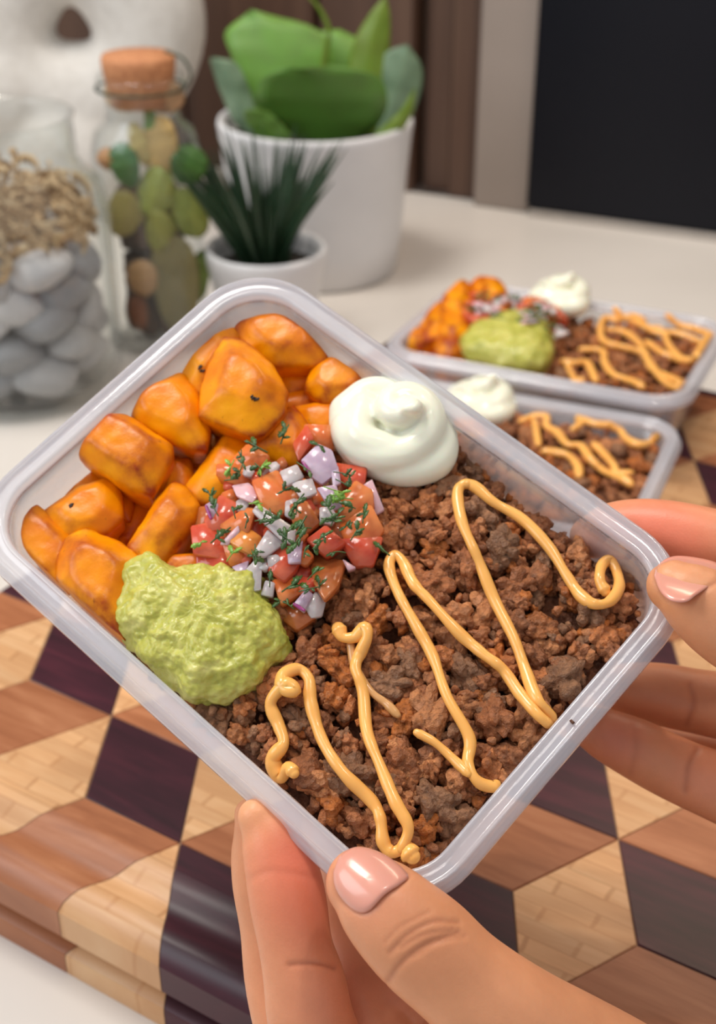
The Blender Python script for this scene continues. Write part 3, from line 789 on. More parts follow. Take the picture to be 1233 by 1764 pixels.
for k, (c_, ol) in enumerate(TOM):
    m_ = np.mean(ol, axis=0); buried = k >= 22
    lab = DESC[c_]+' diced tomato piece in the salsa heap of the held container'
    lab = {9: 'pale yellow-orange tomato piece near the left middle of the held salsa', 13: 'bright orange tomato cube on the right edge of the held salsa', 7: 'large red tomato piece at the left edge of the held salsa',
           0: 'small bright red tomato cube at the top of the held salsa, beside the sour cream', 15: 'long brownish tomato wedge at the lower right of the held salsa', 19: 'translucent tomato pulp piece lowest in the held salsa'}.get(k, lab)
    o = dice(FH, Z5(grow(ol)), salsa_h(*m_)-(.0035 if buried else .0), .0046, M_TOM[c_], lab, 'tomato_dice', 'tomato', TG+', '+DESC[c_], seed=k)
    if k not in (9, 13, 7, 0, 15, 19): CLK.setdefault(DESC[c_]+' diced tomato piece', []).append((o, tuple(m_)))
ONI = [('p',[(525,370),(590,310),(640,330),(665,400),(600,450),(560,420)]),('w',[(435,410),(500,385),(525,430),(460,465)]),('k',[(240,460),(300,450),(345,500),(320,545),(260,510)]),('w',[(330,580),(350,550),(490,640),(480,700),(430,680)]),
 ('k',[(190,700),(260,635),(265,660),(220,705)]),('w',[(345,705),(380,650),(440,700),(370,755),(325,750)]),('p',[(590,490),(660,470),(680,540),(640,560)]),('k',[(775,480),(810,460),(852,550),(820,570)]),('w',[(275,825),(360,760),(350,890),(280,890)]),
 ('p',[(240,800),(300,770),(290,855)]),('p',[(465,740),(520,690),(515,780),(470,785)]),('p',[(490,950),(540,895),(565,915),(530,975)]),('w',[(535,960),(580,910),(615,940),(600,990),(560,1000)]),('p',[(130,550),(170,525),(190,560),(150,600)]),
 ('w',[(480,450),(560,440),(580,500),(520,520)]),('k',[(690,770),(740,800),(710,812)]),('w',[(375,860),(410,870),(400,915),(355,905)]),('p',[(640,385),(668,385),(680,460),(650,470)])]
OD = {'w': 'white', 'p': 'lilac', 'k': 'pink'}
for k, (c_, ol) in enumerate(ONI):
    m_ = np.mean(ol, axis=0)
    lab = OD[c_]+' diced onion piece in the salsa heap of the held container'
    lab = {3: 'largest white onion piece, long and flat across the middle of the held salsa', 0: 'lilac onion piece with a purple edge under the sour cream', 7: 'pink onion piece at the right tip of the held salsa', 8: 'white onion strip at the lower left of the held salsa, above the guacamole'}.get(k, lab)
    o = dice(FH, Z5(grow(ol, 1.16)), salsa_h(*m_)+.0018, .0020, M_ON[c_], lab, 'onion_dice', 'onion', OG+', '+OD[c_], seed=k+60, bev=.0004)
    if k not in (3, 0, 7, 8): CLK.setdefault(OD[c_]+' diced onion piece', []).append((o, tuple(m_)))
    if c_ == 'p' and k in (0, 11, 13):
        p0, p1 = np.array(ol[0], float), np.array(ol[-1], float)
        pts = [FH.px(*Z5([tuple(p0+(p1-p0)*t)])[0], salsa_h(*m_)+.0028) for t in (0, .5, 1)]
        c0 = FH.px(*np.mean(Z5(ol), axis=0), salsa_h(*m_)+.0022)
        c0 = FH.local(np.array(o.matrix_basis.translation))
        sk = link('onion_skin_edge', mesh_from('s', *tube([p-c0 for p in pts], [.0004, .00055, .0004], 8)), M_ON['v'], o)
def clock(objs, what, where):
    """label each piece by its clock position in the heap (and inner / outer where two share an hour)"""
    cx_, cy_ = 300+470*.4217, 640+620*.4217; by = {}
    for o, (x, y) in objs:
        h_ = int(round(((atan2(x-470, 620-y)) % (2*pi))/(pi/6))) % 12 or 12; by.setdefault(h_, []).append((np.hypot(x-470, y-620), o))
    names = 'one two three four five six seven eight nine ten eleven twelve'.split()
    for h_, L in by.items():
        L.sort(key=lambda q: q[0]); n_ = len(L)
        ranks = {1: [''], 2: ['inner ', 'outer '], 3: ['innermost ', 'middle ', 'outermost ']}.get(n_, ['innermost ', 'second inner ', 'third inner ', 'fourth ', 'outermost ', 'farthest '])
        for (d_, o), rk in zip(L, ranks): o['label'] = f"{rk}{what} at {names[h_-1]} o'clock of the {where}"
HB = [(435,295),(380,330),(245,360),(340,420),(570,295),(650,410),(720,450),(710,490),(530,500),(500,540),(330,610),(370,630),(290,640),(530,655),(665,615),(120,690),(215,775),(330,705),(530,760),(700,740),(830,705),(590,880),(600,910),(390,880),(490,970),(155,520),(205,445),(600,600),(640,630),(740,560),(470,580),(420,650),(560,640),(690,640),(280,370),(660,440),(250,600),(360,405),(150,700),(180,590),(305,540),(420,500),(455,720),(620,680),(770,620),(730,520),(540,590),(330,790),(545,850),(440,900),(610,470),(500,370),(260,430),(575,700),(720,690),(390,560)]
for k, (x, y) in enumerate(HB):
    rg = random.Random(k+400); big = k in (0, 1, 8, 13, 14, 20, 38, 42, 46, 49)
    p = FH.px(*Z5([(x, y)])[0], salsa_h(x, y)+.0048)
    if x > 780 or y > 930: p = FH.px(*Z5([(x, y)])[0], -.003)
    R_ = Matrix.Rotation(rg.uniform(0, 6.28), 4, 'Z') @ Matrix.Rotation(rg.uniform(-.45, .45), 4, 'X')
    me = herb_mesh(rg, 1.2 if big else .95)
    o = link('cilantro_scrap', me, M_HERB2 if k in (3, 2, 15, 16, 7, 40, 45, 50) else M_HERB, M=FH.mat(p) @ R_)
    lt = k in (3, 2, 15, 16, 7, 40, 45, 50)
    if k not in (0, 20): CLK.setdefault(('light green' if lt else 'dark green')+' herb scrap', []).append((o, (x, y)))
    prop(o, {20: 'dark green herb sprig sticking out at the right edge of the held salsa', 0: 'dark green herb leaf lying on plantain above the held salsa'}.get(k, ('light green' if lt else 'dark green')+' chopped herb scrap in the salsa heap of the held container'), 'herb', HG+(', light' if lt else ', dark'))

# more small scraps deep between the pieces
rg = random.Random(77)
for k in range(34):
    a_, r_ = rg.uniform(0, 6.28), sqrt(rg.random())*.86; x, y = 470+r_*360*cos(a_), 615+r_*330*sin(a_); c_ = rg.choice('roobrw'); s_ = rg.uniform(26, 44)
    ol = [(x+s_*cos(t)*rg.uniform(.8, 1.2), y+s_*sin(t)*rg.uniform(.8, 1.2)) for t in np.linspace(0, 2*pi, 6)[:-1]]
    if c_ == 'w': dice(FH, Z5(ol), salsa_h(x, y)+.0008, .002, M_ON['w'], 'small onion scrap wedged between the pieces of the held salsa', 'onion_dice', 'onion', 'small onion scraps in the held salsa', seed=k+900, bev=.0004)
    else: dice(FH, Z5(ol), salsa_h(x, y)-.0012, .0035, M_TOM[c_], 'small tomato scrap wedged between the pieces of the held salsa', 'tomato_dice', 'tomato', 'small tomato scraps in the held salsa', seed=k+900)
for w_, L_ in CLK.items(): clock(L_, w_, 'held salsa')
# sauce lines of the held container
SG = 'sauce lines in the held container'
ribbon(FH, [(1043,1020),(1033,1000),(1036,975),(1050,966),(1062,985),(1066,1012),(1050,1036),(1025,1041),(1000,1026),(975,990),(945,942),(900,895),(850,865),(820,840),(800,834),(788,850),(796,900),(822,960),(850,1030),(885,1100),(905,1155),(925,1205),(962,1248)], -.007, .00155, HMH, M_SAUCE,
       'longest sauce line, with a curled hook end at the right of the held container', 'sauce_line', SG, seed=1)
ribbon(FH, [(955,1256),(925,1230),(895,1195),(865,1152),(830,1125),(790,1090),(740,1035),(712,1005),(695,970),(681,956),(670,975),(685,1020),(715,1075),(745,1130),(770,1200),(808,1270),(806,1315),(825,1348),(862,1358)], -.007, .0015, HMH, M_SAUCE,
       'sauce line peaking just below the salsa in the middle of the held container', 'sauce_line', SG, seed=2, lift=.0006)
ribbon(FH, [(718,1262),(750,1280),(785,1312),(806,1333)], -.008, .0012, HMH, M_SAUCE, 'short pale orange sauce line joining the foot of the middle line', 'sauce_line', SG, seed=3)
ribbon(FH, [(583,1083),(592,1098),(612,1097),(628,1083),(632,1098),(622,1122),(612,1150),(625,1190),(632,1260),(655,1320),(680,1380),(703,1425),(692,1462)], -.007, .00155, HMH, M_SAUCE,
       'sauce line starting in a knob below the salsa and running to the thumb', 'sauce_line', SG, blob=[(583,1083,.45),(628,1085,.35)], seed=4, lift=.0008)
ribbon(FH, [(603,1105),(612,1150),(638,1190),(665,1212),(685,1232)], -.008, .0011, HMH, M_SAUCE_T, 'thin see-through sauce smear beside the knobbed sauce line', 'sauce_smear', None, seed=5)
ribbon(FH, [(710,1475),(697,1462),(675,1468),(660,1450),(655,1410),(640,1380),(590,1330),(555,1275),(535,1210),(532,1170),(512,1153),(487,1165),(490,1188),(508,1190),(492,1180),(466,1210),(480,1250),(488,1280),(470,1308),(484,1340),(497,1322),(506,1332)], -.007, .0016, HMH, M_SAUCE,
       'sauce line arching at the lower left of the held container with knobbed ends', 'sauce_line', SG, blob=[(490,1185,.4),(488,1300,.35),(478,1318,.35),(710,1470,.5)], seed=6, lift=.0003)

# ------------------------------------------------------------------ food in the two containers behind
BG1 = 'roasted plantain chunks in the farther container behind'
z4 = lambda L: [(600+x*.5134, 420+y*.5134) for x, y in L]
B1 = [([(285,170),(330,125),(400,130),(425,190),(380,240),(300,230)], -.004, 'round golden plantain chunk atop the far container pile'),
 ([(400,120),(480,95),(540,125),(520,190),(440,200)], -.003, 'rearmost golden plantain chunk of the far container'),
 ([(225,230),(290,190),(350,240),(350,310),(250,320)], -.006, 'golden plantain chunk at the left middle of the far container'),
 ([(290,240),(400,230),(410,300),(350,330),(290,300)], -.005, 'golden plantain chunk left of the far guacamole'),
 ([(145,315),(220,295),(290,330),(240,345),(170,335)], -.010, 'leftmost flat plantain piece of the far container'),
 ([(290,330),(380,310),(400,360),(340,375),(290,360)], -.009, 'plantain piece against the near wall, beside the far guacamole'),
 ([(190,260),(240,215),(290,240),(280,310),(200,310)], -.009, 'plantain piece leaning on the left wall of the far container'),
 ([(430,160),(520,150),(550,210),(470,230)], -.006, 'orange plantain piece at the edge of the far salsa')]
for k, (ol, h, lab) in enumerate(B1): chunk(F1, z4(ol), h+.004, .006, .018, lab, group=BG1, seed=k+40, vox=.0012)
B2 = [((-.050, -.010), 'plantain chunk in the nearer container behind, closest to its left end'), ((-.045, .018), 'plantain chunk at the far left of the nearer container behind'), ((-.018, .028), 'plantain chunk beside the sour cream of the nearer container behind'), ((-.060, .012), 'plantain chunk in the left corner of the nearer container behind')]
def pxof(frame, p):
    d = frame.world(np.array(p))-CAM; z = d@FW; return (CX+FPX*(d@RX)/z, CY-FPX*(d@UP)/z)
def ringpx(frame, c, r, h, n_=9, seed=0, ry=None):
    rg = random.Random(seed); return [pxof(frame, (c[0]+r*cos(2*pi*k/n_)*rg.uniform(.85, 1.12), c[1]+(ry or r)*sin(2*pi*k/n_)*rg.uniform(.85, 1.12), h)) for k in range(n_)]
for k, (c, lab) in enumerate(B2): chunk(F2, ringpx(F2, c, .012, -.010, seed=k), -.010, .006, .014, lab, group='roasted plantain chunks in the nearer container behind', seed=k+60, vox=.0012)
hb = lambda x, y: -.0075+.002*noise.noise(Vector((x*50, y*50, 4)))
b1 = meat(F1, lambda x, y, m: in_rr(x, y, m) and x > -.006, hb, 520, .5, 'ground_beef', 'ground beef in the farther container behind, right of the green mound', None, sub=2, seed=11, xr=(-.012, .074), yr=(-.050, .050))
b2 = meat(F2, lambda x, y, m: in_rr(x, y, m) and x > -.020, hb, 620, .5, 'ground_beef', 'ground beef in the nearer container behind, right of its sour cream', None, sub=2, seed=12, xr=(-.030, .074), yr=(-.050, .050))
H1, H2 = HMap(b1.data), HMap(b2.data)
mound(F1, z4([(375,345),(420,300),(500,265),(600,265),(670,300),(690,360),(670,410),(600,425),(480,405),(400,385)]), -.004, .014, M_GUAC, 'rounded light green guacamole mound in the farther container behind', 'guacamole', 'guacamole', 'guacamole portions', .0011, 180, seed=5, nr_=40, nt=120)
cream(F1, z4([(612,178),(645,138),(720,130),(780,155),(808,205),(780,235),(700,232),(640,210)]), .002, 'white sour cream dollop in the farther container behind', 'sour cream dollops', vox=.001)
cream(F2, [(768,680),(800,665),(850,668),(885,690),(888,714),(860,730),(800,724),(772,706)], -.006, 'white sour cream dollop in the nearer container behind', 'sour cream dollops', vox=.001)
rg = random.Random(21)
def salsa_pt(rg, h):
    t = rg.random(); return F1.px(*z4([(420+310*t+rg.uniform(-25, 25), 205+45*t*t+rg.uniform(-45, 55))])[0], h)
for k in range(34):
    x, y = rg.uniform(-.030, .010), rg.uniform(-.022, .026); h = .004+.003*rg.random(); c_ = rg.choice('roorb')
    p_ = salsa_pt(rg, h); x, y = p_[0], p_[1]
    dice(F1, ringpx(F1, (x, y), rg.uniform(.0036, .0056), h, rg.choice((4, 5)), k), h, .005, M_TOM[c_], DESC[c_]+' tomato piece in the salsa of the farther container behind', 'tomato_dice', 'tomato', 'diced tomato in the far salsa, '+DESC[c_], seed=k+200)
for k in range(20):
    h = .0085+.002*rg.random(); c_ = rg.choice('wpk'); p_ = salsa_pt(rg, h); x, y = p_[0], p_[1]
    dice(F1, ringpx(F1, (x, y), rg.uniform(.0028, .0042), h, 4, k+50), h, .0018, M_ON[c_], OD[c_]+' onion piece in the salsa of the farther container behind', 'onion_dice', 'onion', 'diced onion in the far salsa, '+OD[c_], seed=k+300, bev=.0003)
for k in range(18):
    p_ = salsa_pt(rg, .010); x, y = p_[0], p_[1]
    o = link('cilantro_scrap', herb_mesh(rg, 1.7), M_HERB, M=F1.mat((x, y, .0100)) @ Matrix.Rotation(rg.uniform(0, 6), 4, 'Z'))
    prop(o, 'chopped herb scrap in the salsa of the farther container behind', 'herb', 'chopped herb scraps in the far salsa')
G1 = 'sauce lines in the farther container behind'
S1 = [([(720,395),(760,400),(800,400),(830,460)], 'lower left short zigzag'), ([(735,400),(745,430),(770,475)], 'nearest stub by the near wall'),
 ([(780,355),(850,360),(860,400),(890,440),(960,465),(985,480)], 'zigzag line along the near wall'), ([(1150,480),(1080,450),(1020,420),(990,370),(930,350),(860,330),(845,290),(860,250),(900,260)], 'long line bending round at the left of the sauce'),
 ([(905,205),(930,240),(990,220),(1000,280),(1050,290),(1080,350),(1120,390)], 'line starting in a knob near the far wall'), ([(1085,220),(1110,270),(1170,290),(1230,310)], 'short line near the far right wall'),
 ([(1230,310),(1200,350),(1220,385),(1120,390),(1060,370),(1000,330)], 'line doubling back in the right corner'), ([(870,290),(930,300),(980,340),(1010,400),(1070,470),(1130,490)], 'line crossing the middle'), ([(900,230),(960,260),(1040,300),(1100,300),(1180,330)], 'line nearest the far wall')]
for k, (pth, lab) in enumerate(S1): ribbon(F1, z4(pth), -.001, .0021, H1, M_SAUCE, 'sauce in the farther container behind, '+lab, 'sauce_line', G1, seed=k+20, lift=.0006)
G2 = 'sauce lines in the nearer container behind'
z6 = lambda L: [(880+x*.2863, 640+y*.2863) for x, y in L]
S2 = [([(60,300),(130,275),(210,270),(215,330),(280,370),(340,440),(420,450),(480,530),(560,600),(680,650),(720,680)], 'long zigzag from its left end to the right wall'),
 ([(140,290),(165,440)], 'short stub at the left'), ([(200,480),(280,490),(350,510),(400,570),(410,630)], 'line nearest the held container'),
 ([(500,440),(570,510),(620,570),(640,620),(720,610)], 'short inner branch joining the long zigzag'), ([(370,350),(420,310),(410,250),(440,290),(520,320),(630,330),(690,400),(760,440),(830,430),(900,390),(980,370)], 'line ending in a thick tail on the right rim')]
for k, (pth, lab) in enumerate(S2): ribbon(F2, z6(pth), -.006, .0021, H2, M_SAUCE, 'sauce in the nearer container behind, '+lab, 'sauce_line', G2, seed=k+40, lift=.0006, blob=[(880+420*.2863, 640+260*.2863, .5)] if k == 4 else ())
# ------------------------------------------------------------------ things at the back of the counter
def atY(px, py, Y):
    d = ray(px, py); return CAM + d*(Y/d[1])
def ring_shell(profile_out, profile_in): return lathe(profile_out+profile_in[::-1], 64)
def open_lathe(out, inn, seg=64):
    """closed solid of revolution with an opening: outer profile up, inner profile down"""
    V, F = lathe(out+inn, seg); return V, F
def place(x, y, z=0): return Matrix.Translation((x, y, z))

# glass jar with pebbles and wood shavings
JX, JY = -.222, .812
root = empty('glass_jar', place(JX, JY)); prop(root, 'large clear open glass jar filled with grey pebbles and wood shavings at the far left', 'jar')
out = [(.055, 0), (.062, .003), (.066, .012), (.067, .06), (.067, .118), (.063, .134), (.053, .144), (.050, .150), (.050, .172), (.0515, .176)]
inn = [(.049, .176), (.0475, .172), (.0475, .150), (.0505, .142), (.0605, .132), (.0645, .117), (.0645, .06), (.0635, .016), (.058, .010), (.02, .009)]
link('jar_body', mesh_from('jar_body', *open_lathe(out, inn)), M_GLASS, root)
rg = random.Random(4)
def pebble_mesh(rg):
    D, f = ICO[3]; o_ = Vector((rg.uniform(0, 30), 0, 0)); pl = [np.array([rg.gauss(0, 1) for _ in range(3)]) for _ in range(7)]
    R = np.ones(len(D))
    for q in pl:
        q = q/np.linalg.norm(q); R = np.minimum(R, rg.uniform(.66, .9)/np.clip(D@q, .05, None))
    R = R*(1+np.array([noise.noise(Vector(d)*2+o_)*.10 for d in D])); V = D*R[:, None]*np.array([.0250, .0190, .0140])
    me = mesh_from('pebble', V, f); e = edges_of(me); set_co(me, lap(tri_arrays(me), e, 3)); return me
M_PEB = [plain('grey_pebble', lin(172, 170, 172), .7, (300, .2, .0005)), plain('pale_pebble', lin(196, 194, 196), .7, (300, .2, .0005)), plain('dark_pebble', lin(146, 146, 150), .7, (300, .2, .0005))]
PM = [pebble_mesh(rg) for _ in range(6)]
for m_ in PM: m_.materials.append(None)
k = 0
for lay in range(5):
    for j in range(9):
        if j < 7: a = 2*pi*j/7+lay*.45+rg.uniform(-.08, .08); r = rg.uniform(.040, .044)
        else: a = rg.uniform(0, 6.28); r = rg.uniform(0, .02)
        o = bpy.data.objects.new('pebble', PM[rg.randrange(6)]); COL.objects.link(o)
        o.matrix_basis = place(JX+r*cos(a), JY+r*sin(a), .022+lay*.0165+rg.uniform(-.002, .002)) @ Matrix.Rotation(a+pi/2+rg.uniform(-.4, .4), 4, 'Z') @ Matrix.Rotation(rg.uniform(-.4, .4), 4, 'X') @ Matrix.Rotation(rg.uniform(-.3, .3), 4, 'Y')
        o.material_slots[0].link = 'OBJECT'; o.material_slots[0].material = M_PEB[(k*7) % 3]
        prop(o, 'grey rounded pebble inside the large glass jar', 'pebble', 'grey pebbles in the glass jar'); k += 1
parts = []
for k in range(340):
    a = rg.uniform(0, 6.28); r = .054*sqrt(rg.random()); c = np.array([r*cos(a), r*sin(a), .092+.062*rg.random()*(1-(r/.075)**2)])
    L = rg.uniform(.010, .022); w = rg.uniform(.0022, .0056); th = rg.uniform(0, 6.28); cu = rg.uniform(1.5, 5); up_ = rg.uniform(-.5, .5); n_ = 12
    V = []
    for i in range(n_):
        t = i/(n_-1); an = th+cu*t; rr = L*.38
        p = c+np.array([rr*cos(an), rr*sin(an)*cos(up_*2), rr*sin(an)*sin(up_*2)+up_*L*t])
        q = np.hypot(p[0], p[1]); 
        if q > .060: p[:2] *= .060/q
        nrm = np.array([.3*cos(an), .3*sin(an), 1.0]); V.append(p+nrm*w*.6); V.append(p-nrm*w*.6)
    m_ = len(V); V = V+[v+np.array([.0002, .0002, .0001]) for v in V]
    F = []
    for i in range(n_-1):
        a0 = 2*i; F += [(a0, a0+1, a0+3, a0+2), (m_+a0, m_+a0+2, m_+a0+3, m_+a0+1), (a0, a0+2, m_+a0+2, m_+a0), (a0+1, m_+a0+1, m_+a0+3, a0+3)]
    parts.append((V, F))
n = NT('wood_shavings'); z = n.noise(60, 3); n.base(n.ramp(z, [(.3, lin(178, 146, 106)), (.55, lin(206, 178, 138)), (.75, lin(226, 206, 172))])); n.set(Roughness=.6); M_SHAV = n.m
o = link('wood_shavings', mesh_from('wood_shavings', *merge(parts)), M_SHAV, M=place(JX, JY)); prop(o, 'pale curled wood shavings lying on the pebbles in the large glass jar', 'wood shavings', None, 'stuff')

# corked jar with dried leaves and petals
C2 = atY(257, 420, .875); KX, KY = C2[0], .890
root = empty('corked_jar', place(KX, KY)); kz = lambda L_: [(r_, z_*.935) for r_, z_ in L_]; prop(root, 'tall narrow glass jar with cork stopper and dried leaves and petals inside', 'jar')
out = [(.030, 0), (.035, .003), (.036, .01), (.036, .145), (.033, .158), (.025, .166), (.0235, .172), (.0235, .184), (.028, .187), (.0285, .193), (.027, .196)]
inn = [(.0225, .196), (.0215, .190), (.0215, .172), (.023, .164), (.0315, .156), (.0342, .144), (.0342, .01), (.031, .006), (.01, .005)]
link('jar_body', mesh_from('jar_body', *open_lathe(kz(out), kz(inn), 48)), M_GLASS, root)
n = NT('cork'); z = n.noise(260, 5, .7); n.base(n.ramp(z, [(.3, lin(168, 104, 66)), (.6, lin(206, 142, 96)), (.8, lin(226, 168, 122))])); n.set(Roughness=.75); n.bump(z, .4, .0006); M_CORK = n.m
link('cork_stopper', mesh_from('cork_stopper', *lathe(kz([(.002, .176), (.0205, .176), (.0220, .19), (.0238, .201), (.0240, .207), (.0230, .2095), (.002, .210)]), 40)), M_CORK, root)
M_WIRE = plain('dark_wire', lin(70, 84, 70), .35, Metallic=.7)
w_ = [(.0290*cos(a), .0290*sin(a), .1753) for a in np.linspace(0, 2*pi, 40)]
link('wire_collar', mesh_from('wire_collar', *tube(w_, [.0009]*40, 8)), M_WIRE, root)
link('wire_clamp', mesh_from('wire_clamp', *tube(catmull([(.0285, -.004, .174), (.034, -.006, .184), (.029, -.003, .194), (.018, 0, .1975)], 6), [.0009]*19, 8)), M_WIRE, root)
def leafmat(name, c, c2=None, rough=.45):
    n = NT(name); z = n.noise(45, 4); n.base(n.ramp(z, [(.3, lin(*[int(q*.82) for q in c])), (.7, lin(*(c2 or c)))])); n.set(Roughness=rough, Subsurface_Weight=.08, Subsurface_Scale=.004); n.bump(n.noise(150, 3), .2, .0008); return n.m
def leaf_between(name, Lp, Rp, mat, fold=.004, th=.0012, parent=None, veins=True):
    """leaf lofted between two edge curves (3D), folded along the midrib, with thickness"""
    L = catmull(Lp, 5); R = catmull(Rp, 5); n_ = len(L); m = 9; c = (L.mean(0)+R.mean(0))/2
    nrm = np.cross(R[n_//2]-L[n_//2], L[-1]-L[0]); nrm /= np.linalg.norm(nrm)
    V = []
    for s_ in (0, 1):
        for i in range(n_):
            for j in range(m):
                t = j/(m-1); p = L[i]*(1-t)+R[i]*t; w = np.linalg.norm(R[i]-L[i])
                p = p+nrm*(-abs(2*t-1)*fold*min(1, w/.03)+ .0006*sin(i*1.3)*(abs(2*t-1)))+nrm*(-th*s_*(1-.6*abs(2*t-1))); V.append(p-c)
    F = []; b = n_*m
    for i in range(n_-1):
        for j in range(m-1):
            a = i*m+j; F.append((a, a+1, a+m+1, a+m)); F.append((b+a, b+a+m, b+a+m+1, b+a+1))
    rim = [i*m for i in range(n_)], [i*m+m-1 for i in range(n_)]
    for q in rim:
        for i in range(n_-1): F.append((q[i], q[i+1], b+q[i+1], b+q[i]))
    for i in (0, n_-1):
        for j in range(m-1): F.append((i*m+j, i*m+j+1, b+i*m+j+1, b+i*m+j))
    me = mesh_from(name, V, F); bm = bmesh.new(); bm.from_mesh(me); bmesh.ops.recalc_face_normals(bm, faces=bm.faces); bm.to_mesh(me); bm.free()
    M_ = Matrix.Translation(Vector(c)) if parent is None else parent.matrix_basis.inverted() @ Matrix.Translation(Vector(c))
    return link(name, me, mat, parent, M_)
def petal(px, py, w, h, rot, c, lab, name, cat, Y=None, up_=0.0, group=None):
    Yc = (KY-.020) if Y is None else Y
    p = atY(px, py, Yc); s_ = 2300/((p-CAM)@FW); w, h = w*1.22/s_, h*1.18/s_
    ax = np.array([cos(rot), .0, sin(rot)]); ay = np.array([-sin(rot), up_, cos(rot)])
    L = []; R = []
    for t in (-1, -.6, 0, .5, .85, 1):
        ww = w/2*sqrt(max(0, 1-t*t))*(1+.25*t if t < .9 else 1)+.0002
        dep = np.array([0, .006*t*t, 0])
        L.append(p+ay*h/2*t-ax*ww+dep); R.append(p+ay*h/2*t+ax*ww+dep)
    o = leaf_between(name, L, R, leafmat(name+'_mat', c), .0025, .0010); prop(o, lab, cat, group); return o
YN = KY-.012
petal(212, 168, 42, 62, 1.15, (214, 178, 128), 'tan dried petal in the neck of the corked jar, left one', 'dried_petal', 'petal', YN)
petal(282, 172, 40, 60, -1.2, (196, 154, 112), 'tan dried petal in the neck of the corked jar, right one', 'dried_petal', 'petal', YN)
petal(254, 186, 16, 66, .25, (70, 130, 40), 'small fresh green leaf in the neck of the corked jar', 'green_leaf', 'leaf', YN-.003)
petal(258, 225, 15, 90, -.05, (108, 138, 52), 'thin green stalk leaf below the neck of the corked jar', 'green_leaf', 'leaf', KY-.018)
petal(278, 258, 46, 96, .12, (216, 180, 110), 'large yellow dried petal right of the stalk in the corked jar', 'dried_petal', 'petal', KY-.021)
petal(240, 255, 24, 70, .3, (206, 184, 112), 'narrow yellow dried petal left of the stalk in the corked jar', 'dried_petal', 'petal', KY-.021)
petal(215, 290, 40, 70, .2, (66, 118, 50), 'glossy dark green leaf at the left in the corked jar', 'green_leaf', 'leaf', KY-.024)
petal(322, 290, 50, 62, -.5, (66, 110, 34), 'curled dark green leaf at the right in the corked jar', 'green_leaf', 'leaf', KY-.022)
petal(182, 278, 24, 34, 0, (204, 140, 70), 'orange dried berry petal at the left edge of the corked jar', 'dried_petal', 'petal', KY-.022)
petal(270, 335, 70, 60, 1.2, (160, 170, 80), 'yellow-green dried petal in the middle of the corked jar', 'dried_petal', 'petal', KY-.023)
petal(215, 372, 66, 56, 1.3, (172, 158, 88), 'olive dried petal at the left middle of the corked jar', 'dried_petal', 'petal', KY-.023)
petal(320, 372, 72, 60, -1.2, (150, 160, 76), 'pale green dried petal at the right middle of the corked jar', 'dried_petal', 'petal', KY-.020)
petal(275, 400, 60, 46, 1.5, (156, 158, 74), 'yellow-green dried petal low in the middle of the corked jar', 'dried_petal', 'petal', KY-.025)
petal(302, 500, 66, 160, .02, (134, 124, 78), 'large olive dried leaf standing low in the corked jar', 'dried_leaf', 'leaf', KY-.027)
petal(245, 485, 42, 58, .1, (190, 146, 96), 'tan dried flower piece low in the corked jar', 'dried_petal', 'petal', KY-.028)
petal(238, 545, 26, 56, .1, (140, 84, 50), 'reddish brown bark piece low in the corked jar', 'bark_piece', 'bark', KY-.028)
petal(345, 480, 24, 80, -.1, (110, 130, 50), 'green leaf sliver at the right edge of the corked jar', 'green_leaf', 'leaf', KY-.018)
n = NT('dark_bark'); z = n.noise(120, 5, .7); n.base(n.ramp(z, [(.3, lin(58, 42, 34)), (.7, lin(104, 82, 66))])); n.set(Roughness=.8); n.bump(z, .8, .002)
for k in range(6):
    a = k*1.05; r = .014
    st = [(KX+r*cos(a)+rg.uniform(-.003, .003), KY+r*sin(a), .014+i*.018) for i in range(6)]
    V, F = tube(catmull(st, 4), [.0075+.001*sin(i) for i in range(21)], 10)
    o = link('bark_strip', mesh_from('bark_strip', V, F), n.m); prop(o, 'dark bark strip standing inside the lower half of the corked jar', 'bark', 'bark strips in the corked jar')

# small white pot with grass
PX_, PY_ = atY(457, 450, .875)[0], .885
n = NT('white_ceramic'); z = n.noise(20, 2); n.base(n.ramp(z, [(.3, lin(216, 214, 214)), (.7, lin(224, 222, 222))])); n.set(Roughness=.35); M_CER = n.m
n = NT('dark_soil'); z = n.noise(300, 5, .7); n.base(n.ramp(z, [(.3, lin(26, 24, 18)), (.7, lin(58, 50, 38))])); n.set(Roughness=.9); n.bump(z, 1, .003); M_SOIL = n.m
root = empty('potted_grass', place(PX_, PY_)); prop(root, 'small white pot with spiky dark green grass, in front of the large white pot', 'potted plant')
out = [(.024, 0), (.028, .002), (.033, .02), (.0385, .045), (.0415, .060), (.042, .067), (.0408, .070)]
inn = [(.0378, .069), (.0365, .062), (.034, .05), (.01, .048)]
link('pot', mesh_from('pot', *open_lathe(out, inn)), M_CER, root)
link('soil', mesh_from('soil', *lathe([(.001, .049), (.0345, .049), (.0352, .056), (.020, .058), (.001, .059)], 36)), M_SOIL, root)
M_GRASS = leafmat('grass_blade', (52, 84, 52), (34, 62, 40)); M_GRASS2 = leafmat('grass_blade_light', (92, 112, 92), (64, 90, 66))
